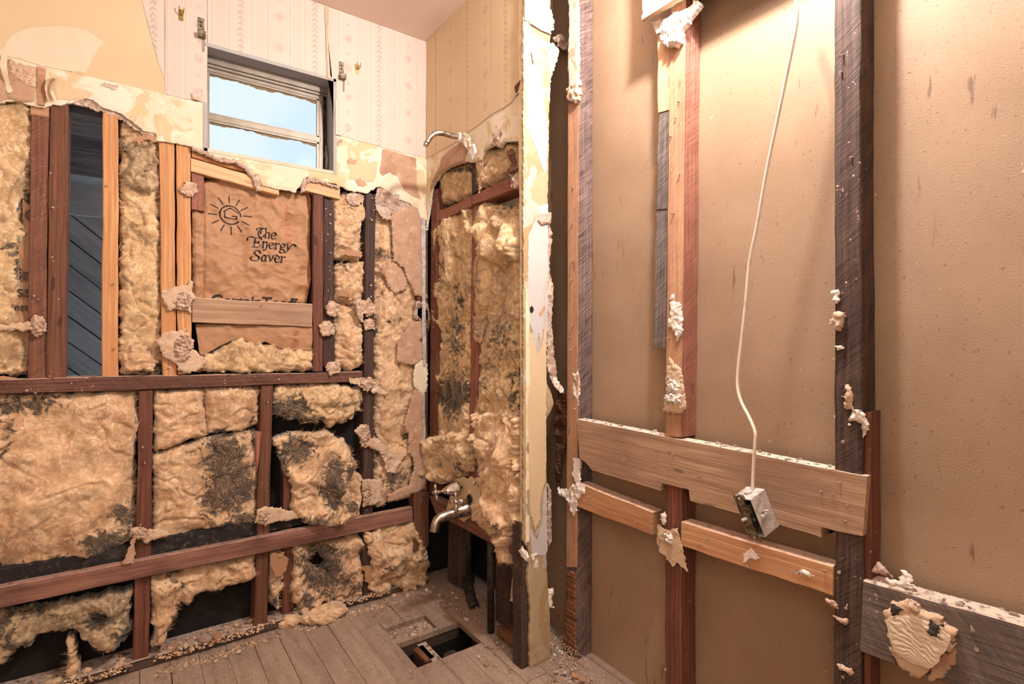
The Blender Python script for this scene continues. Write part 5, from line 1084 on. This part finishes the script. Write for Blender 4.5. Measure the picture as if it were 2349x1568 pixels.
scrap('round white plaster mass under the wallboard at the top of the middle stud', C, [(1512, 82), (1522, 45), (1545, 30), (1572, 20), (1574, 50), (1560, 70), (1556, 96), (1545, 104), (1530, 102), (1514, 98)], .024, 174, 'gypsum_white', .022, amp=.012)
scrap('knot of white fibres nailed on the long lower slat', C, [(1704, 1274), (1718, 1260), (1732, 1268), (1736, 1280), (1718, 1284), (1702, 1290)], .014, 175, 'gypsum_white', .006, cr=.014)
scrap('flat white plaster sliver on the right part of the long slat', C, [(1811, 1310), (1836, 1308), (1842, 1304), (1864, 1320), (1836, 1320)], .010, 176, 'gypsum_white', .004, tilt=None)
for k, (x_, y_) in enumerate([(1905, 1382), (1925, 1420), (1935, 1535)]):
    scrap(['bent wooden splinter plug left of the lower right stud', 'wooden splinter plug on the lower right stud, second from its top', 'wooden splinter plug low on the lower right stud'][k], C, [(x_-12, y_-6), (x_-2, y_-6), (x_+14, y_+4), (x_+14, y_+14), (x_+4, y_+10), (x_-10, y_+2)], .010, 180+k, 'plaster_crumb', .008, amp=.004)
ad = scrap('large ribbed adhesive slab stuck to the grey board at the lower right', C, [(2026, 1412), (2048, 1384), (2085, 1380), (2110, 1400), (2150, 1420), (2189, 1450), (2184, 1480), (2160, 1500), (2130, 1535), (2102, 1562), (2085, 1548), (2060, 1530), (2046, 1500), (2036, 1450)], .020, 190, 'mastic_tan', .018, name='adhesive_slab', cat='adhesive', amp=.002)
ua, va = uv(C, 2090, 1450, .022)
relief('ribbed_adhesive', C, [(2032, 1424), (2044, 1412), (2090, 1412), (2140, 1432), (2180, 1460), (2172, 1485), (2140, 1530), (2130, 1535), (2090, 1520), (2050, 1495), (2040, 1460)], .024, .004, .0014, lambda U, V, d: .0022*np.abs(np.sin(((V-va)+.28*(U-ua))*330+9*fbm(U*22, V*22, 4, 4)))*np.clip(d/.01, 0, 1), .002, 50, 191, 'plaster_pale', ad, back=False)
relief('black_smudge', C, ring(2144, 1444, 16, 18, 10, 3), .028, .002, .002, lumpy(.001, 90, 2), .009, 90, 192, 'smudge', ad, back=False)
relief('black_smudge', C, ring(2052, 1402, 12, 14, 9, 5), .026, .002, .002, lumpy(.001, 90, 2), .009, 90, 193, 'smudge', ad, back=False)
scrap('brown wallboard shard sticking out behind the adhesive slab', C, [(2130, 1535), (2165, 1500), (2186, 1495), (2180, 1535), (2150, 1560), (2128, 1566)], .012, 194, 'plaster_tan', .010, cr=.01)
scrap('small torn cap on the upper rim of the adhesive slab', C, [(2072, 1392), (2082, 1380), (2096, 1386), (2106, 1402), (2096, 1406)], .034, 195, 'plaster_crumb', .008, amp=.003)
# ================================================================== PLUMBING
def Bp(px, py, w=0, dv=0): a, b = uv(B, px, py, 0); return B.W(a, b+dv, w)
sa = empty('shower_arm', Bp(1068, 319, 0), 'chrome shower arm without head projecting over the stripped corner', 'shower arm')
P = [Bp(1074, 323, -.02), Bp(1068, 319, .02), Bp(1068, 319, .07), Bp(1068, 319, .105), Bp(1068, 319, .135, -.008), Bp(1068, 319, .158, -.030), Bp(1068, 319, .170, -.052)]
tube('pipe', spline(P, 6), .0105, 'chrome', sa, 16)
tube('threaded_tip', [P[-1]+Vector((-.001, 0, .001)), P[-1]+Vector((-.006, 0, -.012))], .0095, 'chrome', sa, 16)
tube('plaster_collar', [Bp(1068, 319, .030), Bp(1068, 319, .036)], [.021, .017], 'gypsum_white', sa, 9)
relief('torn_paper_ring', B, ring(1068, 322, 9, 18, 9, 4), .028, .003, .002, crumple(.006, 40, 3), .003, 90, 201, 'plaster_pale', sa, back='follow')

def cross(parent, c0, ax, upv, r=.028, th=.0055):
    ax = ax.normalized(); s = ax.cross(upv).normalized(); t = s.cross(ax).normalized()
    tube('hub', [c0-ax*.010, c0-ax*.004, c0+ax*.006, c0+ax*.010], [.008, .010, .010, .006], 'chrome', parent, 14)
    for d in (s, -s, t, -t): tube('handle_arm', [c0+d*.004, c0+d*r*.6, c0+d*r*.92, c0+d*r], [th, th*.85, th*1.15, th*.7], 'chrome', parent, 10)
N = B.n
vh = empty('bath_valve', Bp(1060, 1120, 0), 'chrome bath valve with faceted cone cover and cross handle, the upper one', 'valve')
c0 = Bp(1062, 1117, 0)
tube('cone_cover', [c0+N*.030, c0+N*.034, c0+N*.072, c0+N*.080], [.031, .031, .018, .014], 'chrome', vh, 10, smooth=False)
tube('collar', [c0+N*.080, c0+N*.088], [.013, .011], 'chrome', vh, 14)
tube('stem', [c0+N*.0, c0+N*.115], .0055, 'brass', vh, 10)
cross(vh, c0+N*.120, N, Vector((0, .3, 1)), .030)
sp = empty('tub_spout', Bp(1072, 1168, 0), 'chrome tub spout curving down below the valves', 'spout')
c1 = Bp(1076, 1166, 0); dn = Vector((0, 0, -1))
tube('spout_body', spline([c1+N*.0, c1+N*.02, c1+N*.06+dn*.004, c1+N*.11+dn*.008, c1+N*.138+dn*.016, c1+N*.150+dn*.038, c1+N*.152+dn*.056], 5), [r for r in np.interp(np.arange(31)/30, [0, .15, .4, .7, .85, 1], [.030, .029, .020, .0165, .0165, .0165])], 'chrome', sp, 20)
tube('base_flange', [c1+N*-.002, c1+N*.006], [.034, .032], 'chrome', sp, 20)
v2 = empty('bath_valve', Bp(1085, 1150, 0), 'chrome cross handle standing directly over the spout base', 'valve')
c2 = Bp(1082, 1143, 0)
tube('stem', [c2, c2+N*.075], .0065, 'chrome', v2, 10); cross(v2, c2+N*.070, (N+Vector((0, -.35, .1))), Vector((0, .15, 1)), .036, .0065)
tube('washer', [c2+N*.008, c2+N*.012], .017, 'black_plastic', v2, 14)
pl_ = relief('backing_plate', B, [(1024, 1168), (1034, 1130), (1042, 1100), (1064, 1092), (1072, 1098), (1082, 1092), (1098, 1112), (1092, 1140), (1086, 1180), (1064, 1196), (1036, 1178)], .004, .003, .003, flat(.0006), .0015, 40, 203, 'paint_yellow'); tag(pl_, 'broken tan tile backer plate behind the bath valves', 'plate')
pa = timber('backer_fragment', 'tan panel fragment right of the backer plate behind the wool', B, [(1076, 1092), (1100, 1104), (1098, 1160), (1076, 1165)], .001, .004, 'plaster_pale', seed=71, cat='plate')
p1 = tube('water_pipe', [B.W(-2.01, .0, -.13), B.W(-2.01, .45, -.13)], .0135, 'iron_pipe', None, 14); tag(p1, 'thin dark iron pipe standing behind the spout, the farther one', 'pipe')
p2 = tube('water_pipe', [B.W(-1.675, .0, -.028), B.W(-1.675, .44, -.028)], .0135, 'iron_pipe', None, 14); tag(p2, 'thin dark iron pipe near the column foot, the nearer one', 'pipe')
p3 = tube('waste_pipe', spline([B.W(-2.06, .02, -.17), B.W(-2.0, .05, -.12), B.W(-1.93, .03, -.09), B.W(-1.86, .0, -.07)], 5), .022, 'iron_pipe', None, 12); tag(p3, 'dusty bent waste pipe lying at the foot of the far pipe', 'pipe')
dp = tube('drain_stub', [Vector((.945, 1.70, -.14)), Vector((.945, 1.70, -.045)), Vector((.945, 1.70, -.04))], [.03, .03, .024], 'iron_pipe', None, 14); tag(dp, 'cut drain pipe stub down in the square floor hole', 'pipe')
dk = box('hole_block', (.84, 1.70, -.10), (.88, 1.80, -.03), 'rotten_wood', bev=.003); tag(dk, 'dirty wooden block inside the square floor hole', 'block')

# ================================================================== CURTAIN HOOKS ON THE WINDOW WALL
def hook(px, py, label):
    e = empty('curtain_bracket', at(A, px, py, .003), label, 'bracket', None); u_, v_ = uv(A, px, py, 0)
    pbox('back_plate', A, u_-.010, u_+.010, v_-.034, v_+.034, .002, .0045, 'old_brass_yoke', e, .0008)
    pbox('cup', A, u_-.009, u_+.013, v_-.040, v_-.032, .003, .026, 'old_brass_yoke', e, .001); pbox('cup_lip', A, u_-.009, u_+.013, v_-.036, v_-.020, .024, .026, 'old_brass_yoke', e, .0005)
    tube('pin', [A.W(u_+.008, v_-.03, .012), A.W(u_+.008, v_-.085, .008)], .0014, 'old_brass_yoke', e, 8)
    for dv in (-.012, .004, .018): tube('screw', [A.W(u_, v_+dv, .004), A.W(u_, v_+dv, .007)], .0028, 'black_plastic', e, 8)
hook(461, 64, 'rusty curtain rod bracket at the upper left corner of the window'); hook(783, 162, 'rusty curtain rod bracket at the upper right corner of the window')
def brass_hook(px, py, label):
    u_, v_ = uv(A, px, py, 0); e = empty('brass_hook', A.W(u_, v_, .002), label, 'hook')
    pbox('plate', A, u_-.007, u_+.007, v_-.022, v_+.018, .002, .004, 'brass', e, .0006)
    for s in (-.004, .005): tube('prong', spline([A.W(u_+s*.4, v_-.004, .003), A.W(u_+s, v_-.002, .012), A.W(u_+s*1.5, v_+.008, .022), A.W(u_+s*1.5, v_+.018, .020)], 4), .0018, 'brass', e, 8)
brass_hook(415, 34, 'little brass hook on the wallpaper left of the window'); brass_hook(819, 158, 'little brass hook on the wallpaper right of the window')

# ================================================================== CABLE AND SWITCH BOX
cpx = [(1815, -30, .02), (1828, 12, .03), (1829, 30, .035), (1824, 75, .04), (1806, 165, .042), (1782, 280, .044), (1757, 400, .046), (1737, 515, .048), (1724, 575, .05), (1717, 620, .05), (1710, 700, .052), (1701, 780, .055), (1694, 840, .058), (1692, 885, .06), (1700, 920, .062), (1718, 955, .064), (1732, 990, .066), (1732, 1015, .067), (1729, 1060, .068), (1726, 1122, .068)]
cab = tube('cable', spline([at(C, *q) for q in cpx], 5), .0054, 'cable_white', None, 12, .55, updir=(0, 1, 0)); tag(cab, 'white flat electrical cable hanging down in front of the tan panel', 'cable')
# switch box: local frame  X = towards the open (device) side, Y = across, Z = up
bx = empty('switch_box', at(C, 1726, 1230, .08), 'metal switch box with toggle dangling from the white cable', 'switch box')
fwd = Vector((FW[0], FW[1], 0)); rgt = Vector((RT[0], RT[1], 0)); up = Vector((0, 0, 1))
dev = (-rgt*.88-fwd*.42-up*.10).normalized(); 
side = (dev.cross(up)).normalized(); upx = side.cross(dev).normalized()
tl = math.radians(17); R_ = Matrix.Rotation(-tl, 3, fwd); dev, side, upx = R_ @ dev, R_ @ side, R_ @ upx
if side.dot(-fwd) < 0: side = -side
cen = at(C, 1734, 1172, .068)
MB = Matrix((tuple(dev)+(0,), tuple(side)+(0,), tuple(upx)+(0,), (0, 0, 0, 1))).transposed(); MB.translation = cen
hw, hd_, hh_ = .026, .025, .047      # half depth, half width, half height
def bxp(nm, lo, hi, m, par=bx, bev=.0008): return box(nm, lo, hi, m, par, MB, bev)
body = bxp('box_side', (-hw, hd_-.0015, -hh_), (hw, hd_, hh_), 'galvanised'); bxp('box_side', (-hw, -hd_, -hh_), (hw, -hd_+.0015, hh_), 'galvanised')
bxp('box_back', (-hw, -hd_, -hh_), (-hw+.0015, hd_, hh_), 'galvanised'); bxp('box_top', (-hw, -hd_, hh_-.0015), (hw, hd_, hh_), 'galvanised'); bxp('box_bottom', (-hw, -hd_, -hh_), (hw, hd_, -hh_+.0015), 'galvanised')
bxp('mounting_ear', (hw-.002, -.010, hh_), (hw, .010, hh_+.010), 'galvanised'); bxp('mounting_ear', (hw-.002, -.010, -hh_-.010), (hw, .010, -hh_), 'galvanised')
sw = bxp('switch_body', (hw-.018, -.016, -.032), (hw+.004, .016, .032), 'black_plastic')
yk = bxp('yoke', (hw+.004, -.010, -.055), (hw+.0055, .010, .055), 'old_brass_yoke'); bxp('yoke_ear', (hw+.004, -.017, .046), (hw+.0055, .017, .056), 'old_brass_yoke'); bxp('yoke_ear', (hw+.004, -.017, -.056), (hw+.0055, .017, -.046), 'old_brass_yoke')
bxp('yoke_plate', (hw+.0055, -.012, -.020), (hw+.0075, .012, .020), 'old_brass_yoke')
W_ = lambda x, y, z: MB @ Vector((x, y, z))
tube('toggle', [W_(hw+.006, 0, .0), W_(hw+.022, .0, .004)], [.0042, .0032], 'cable_white', bx, 8)
for z in (.049, -.049): tube('screw', [W_(hw+.0055, 0, z), W_(hw+.009, 0, z)], [.004, .0035], 'nail_steel', bx, 10)
for y, z in ((.012, .051), (-.012, .051), (.012, -.051), (-.012, -.051)): tube('plaster_ear', [W_(hw+.005, y, z), W_(hw+.0065, y, z)], .005, 'old_brass_yoke', bx, 10)
tube('clamp_screw', [W_(.006, hd_, .006), W_(.006, hd_+.016, .014)], [.0035, .002], 'galvanised', bx, 8)
tube('clamp', [W_(.0, hd_, .0), W_(.016, hd_+.004, -.002)], [.006, .004], 'galvanised', bx, 8)
tube('cable_clamp', [W_(.0, 0, hh_-.001), W_(.0, 0, hh_+.006)], .009, 'galvanised', bx, 10)
tube('side_screw', [W_(.010, -hd_, -.01), W_(.012, -hd_-.010, -.012)], .004, 'brass', bx, 8)

# ================================================================== DEBRIS
def crumb_mesh(seed, m):
    r = random.Random(seed); bm = bmesh.new(); bmesh.ops.create_icosphere(bm, subdivisions=1, radius=1)
    for v in bm.verts: v.co = Vector((v.co.x*r.uniform(.7, 1.15), v.co.y*r.uniform(.6, 1.1), v.co.z*r.uniform(.35, .8)))
    me = bpy.data.meshes.new('crumb'); bm.to_mesh(me); bm.free(); me.materials.append(MATS[m]); return me
CR = {m: [crumb_mesh(k*7+i, m) for k in range(5)] for i, m in enumerate(('gypsum_white', 'plaster_crumb', 'plaster_tan', 'plaster_grey', 'glass_wool'))}
def flake_mesh(seed, m):
    r = random.Random(seed); n = 6; V = []; 
    pts = [(math.cos(2*math.pi*k/n)*r.uniform(.6, 1.2), math.sin(2*math.pi*k/n)*r.uniform(.5, 1.1)) for k in range(n)]
    for z in (-.12, .12): V += [(x, y, z+.15*x*r.uniform(-1, 1)) for x, y in pts]
    Fc = [tuple(range(n))[::-1], tuple(range(n, 2*n))]+[(k, (k+1) % n, n+(k+1) % n, n+k) for k in range(n)]
    me = bpy.data.meshes.new('flake'); me.from_pydata(V, [], Fc); me.materials.append(MATS[m]); return me
FL = {m: [flake_mesh(k*5+i, m) for k in range(5)] for i, m in enumerate(('gypsum_white', 'plaster_crumb', 'plaster_tan', 'plaster_grey', 'kraft_paper'))}
rd = random.Random(21)
def piece(name, me, loc, s, label, group, cat, tiltmax=.5):
    o = bpy.data.objects.new(name, me); COL.objects.link(o); o.location = loc; o.scale = (s, s, s)
    o.rotation_euler = (rd.uniform(-tiltmax, tiltmax), rd.uniform(-tiltmax, tiltmax), rd.uniform(0, 6.28)); return tag(o, label, cat, group)
def scatter(n, fn, sizes, kinds, label, group, name='plaster_crumb', cat='rubble', flakes=.4, tilt=.5):
    for i in range(n):
        k = rd.choice(kinds); s = rd.uniform(*sizes)*(1 if rd.random() > .15 else 1.6)
        me = rd.choice((FL if rd.random() < flakes else CR).get(k, CR.get(k) or FL[k]))
        p = fn(); piece(name, me, (p[0], p[1], p[2]+s*.35), s, label, group, cat, tilt)
def stuff(label, n, fn, sizes, kinds_m, name, seed):
    """countless fine grains as one joined mesh"""
    r = random.Random(seed); V = []; Fc = []
    for i in range(n):
        p = fn(); s = r.uniform(*sizes); o = len(V)
        a = r.uniform(0, 6.28); ca, sa_ = math.cos(a), math.sin(a)
        for x, y, z in ((1, 0, 0), (-.5, .8, 0), (-.6, -.7, 0), (0.1, 0, .9)):
            x *= r.uniform(.6, 1.3); y *= r.uniform(.6, 1.3); V.append((p[0]+s*(x*ca-y*sa_), p[1]+s*(x*sa_+y*ca), p[2]+s*z))
        Fc += [(o, o+1, o+3), (o+1, o+2, o+3), (o+2, o, o+3), (o, o+2, o+1)]
    ob = mesh_obj(name, V, Fc, kinds_m, None); tag(ob, label, 'dust', None, 'stuff'); return ob
ub0, ub1 = uv(C, 1340, 962, 0)[0], uv(C, 1905, 1078, 0)[0]; zb = uv(C, 1500, 996, .006)[1]
def ontop():
    u_ = rd.uniform(ub0, ub1)
    for s_ in ((1527, 1610),):
        a, b = uv(C, s_[0], 1000)[0], uv(C, s_[1], 1000)[0]
        if a-.005 < u_ < b+.004: u_ = rd.uniform(ub0, a-.01)
    q = C.W(u_, 0, -rd.uniform(-.002, .034)); z = bb_top(u_); return (q.x, q.y, z)
tp = [uv(C, x, y, .006) for x, y in ((1323, 961), (1500, 996), (1700, 1035), (1850, 1066), (1989, 1092))]
def bb_top(u_): return float(np.interp(u_, [t[0] for t in tp], [t[1] for t in tp]))
scatter(75, ontop, (.0028, .0055), ['gypsum_white', 'gypsum_white', 'plaster_crumb'], 'whitish plaster crumb on top of the wide notched board', 'crumbs on the wide board')
stuff('fine white plaster dust along the top of the wide notched board', 2600, ontop, (.0008, .002), 'gypsum_white', 'plaster_dust', 5)
def shelf2():
    u_ = rd.uniform(uv(C, 2010, 1340)[0], uv(C, 2350, 1440)[0]); q = C.W(u_, 0, -rd.uniform(.0, .045))
    z = np.interp(u_, [uv(C, 1980, 1330, .002)[0], uv(C, 2560, 1495, .002)[0]], [uv(C, 1980, 1330, .002)[1], uv(C, 2560, 1495, .002)[1]]); return (q.x, q.y, z)
scatter(12, shelf2, (.003, .006), ['gypsum_white', 'plaster_crumb'], 'plaster crumb on top of the grey lower right board', 'crumbs on the grey board')
stuff('fine plaster dust along the top of the grey lower right board', 900, shelf2, (.0008, .002), 'gypsum_white', 'plaster_dust', 6)
scrap('triangular tan shard leaning on the grey board beside the right stud', C, [(1994, 1312), (2012, 1288), (2044, 1318), (2044, 1324), (2010, 1316)], -.01, 211, 'plaster_grey', .006)
scrap('pale angular shard on the grey board, second from the right stud', C, [(2058, 1326), (2068, 1312), (2080, 1312), (2096, 1334), (2096, 1342), (2076, 1340)], -.012, 212, 'gypsum_white', .008)
scrap('flat pale flake lapping over the front edge of the grey board', C, [(2028, 1326), (2046, 1328), (2090, 1340), (2092, 1348), (2050, 1344), (2034, 1340)], .006, 213, 'gypsum_white', .004)
def fl_poly(pts):
    ps = [onfloor(*q) for q in pts]; 
    def f():
        while True:
            x = rd.uniform(min(p[0] for p in ps), max(p[0] for p in ps)); y = rd.uniform(min(p[1] for p in ps), max(p[1] for p in ps))
            ins = False
            for (x0, y0, _), (x1, y1, _) in zip(ps, ps[1:]+ps[:1]):
                if (y0 > y) != (y1 > y) and x < (x1-x0)*(y-y0)/(y1-y0)+x0: ins = not ins
            if ins and not (.765 < x < 1.05 and 1.63 < y < 1.945): return (x, y, .0015)
    return f
fr_ = fl_poly([(1000, 1352), (1090, 1360), (1195, 1480), (1195, 1568), (1060, 1500), (1110, 1450), (1030, 1420), (985, 1400)])
scatter(60, fr_, (.003, .008), ['plaster_crumb', 'gypsum_white', 'plaster_tan', 'plaster_crumb'], 'plaster crumb on the floor right of the square hole', 'crumbs right of the floor hole')
stuff('gritty plaster dust on the floor right of the square hole', 3000, fr_, (.0008, .0025), 'plaster_crumb', 'floor_dust', 7)
fa = fl_poly([(350, 1520), (620, 1440), (830, 1385), (1000, 1340), (990, 1365), (860, 1412), (640, 1466), (360, 1568)])
scatter(50, fa, (.003, .008), ['plaster_crumb', 'plaster_tan', 'glass_wool', 'plaster_crumb'], 'tan plaster crumb on the floor along the window wall', 'crumbs along the window wall')
stuff('gritty dust on the floor along the window wall', 3000, fa, (.0008, .0025), 'plaster_crumb', 'floor_dust', 8)
fb = fl_poly([(420, 1568), (640, 1470), (900, 1400), (1000, 1390), (900, 1480), (1000, 1568)])
scatter(18, fb, (.0018, .0045), ['plaster_crumb', 'gypsum_white', 'plaster_crumb'], 'tiny pale crumb on the open floor boards', 'crumbs on the open floor')
stuff('scattered grit on the open floor boards', 5000, fb, (.0005, .0016), 'plaster_crumb', 'floor_dust', 9)
fc_ = fl_poly([(1262, 1490), (1290, 1470), (1350, 1540), (1380, 1600), (1250, 1600), (1255, 1550)])
def fcc():
    p = fc_(); return (p[0], p[1], max(0, .03-abs(p[0]-1.24)*.25)+rd.uniform(0, .006))
scatter(48, fcc, (.004, .010), ['gypsum_white', 'gypsum_white', 'plaster_crumb', 'kraft_paper'], 'pale rubble piece heaped at the foot of the purple-grey stud', 'rubble at the purple-grey stud foot')
def rec(): return (rd.uniform(.79, .95), rd.uniform(1.828, 1.928), -.018+rd.uniform(0, .004))
scatter(34, rec, (.004, .009), ['plaster_crumb', 'plaster_crumb', 'plaster_tan', 'gypsum_white'], 'tan rubble piece in the shallow recess behind the floor hole', 'rubble in the floor recess')
stuff('fine rubble filling the shallow recess behind the floor hole', 1500, rec, (.0012, .003), 'plaster_crumb', 'floor_dust', 10)
# rubble along the bottom plate
def plate_line(): 
    x = rd.uniform(-.25, .62); return (x, YA-rd.uniform(-.05, .03), .045+rd.uniform(0, .008))
pz = uv(A, 300, 1520)[1]
def sill(): x = rd.choice((rd.uniform(-.35, .0), rd.uniform(.05, .45), rd.uniform(-.3, .85))); return (x, YA+rd.uniform(-.005, .07), uv(A, 500, 1474, 0)[1]+.004+rd.uniform(0, .012))
scatter(150, sill, (.006, .015), ['glass_wool', 'plaster_tan', 'plaster_crumb', 'kraft_paper', 'glass_wool'], 'orange-brown wool flake on the bottom plate of the window wall', 'flakes on the bottom plate', name='wool_flake', cat='flake', flakes=.6, tilt=.9)
lg = lambda: (lambda x: (x, YA-.005+rd.uniform(-.002, .02), uv(A, 500, 1257, .009)[1]+.003))(rd.uniform(-.3, .95))

def sill2():
    x = rd.choice((rd.uniform(-.45, .0), rd.uniform(.05, .40), rd.uniform(.5, .9)))
    return (x, YA-.012+rd.uniform(-.03, .08), (uv(A, 500, 1474, 0)[1]+rd.uniform(0, .016)) )
def sill3():
    q = sill2(); return (q[0], YA-rd.uniform(.03, .075), .002)
stuff('heaped orange-brown wool shreds along the bottom plate of the window wall', 1500, lambda: (lambda q: (q[0], max(q[1], YA-.008), q[2]))(sill2()), (.002, .007), 'glass_wool', 'wool_shreds', 11)
stuff('orange-brown wool shreds fallen on the floor along the window wall', 500, sill3, (.002, .006), 'glass_wool', 'wool_shreds', 12)
stuff('pale grit spilled at the foot of the purple-grey stud', 900, fcc, (.001, .004), 'plaster_crumb', 'floor_dust', 13)
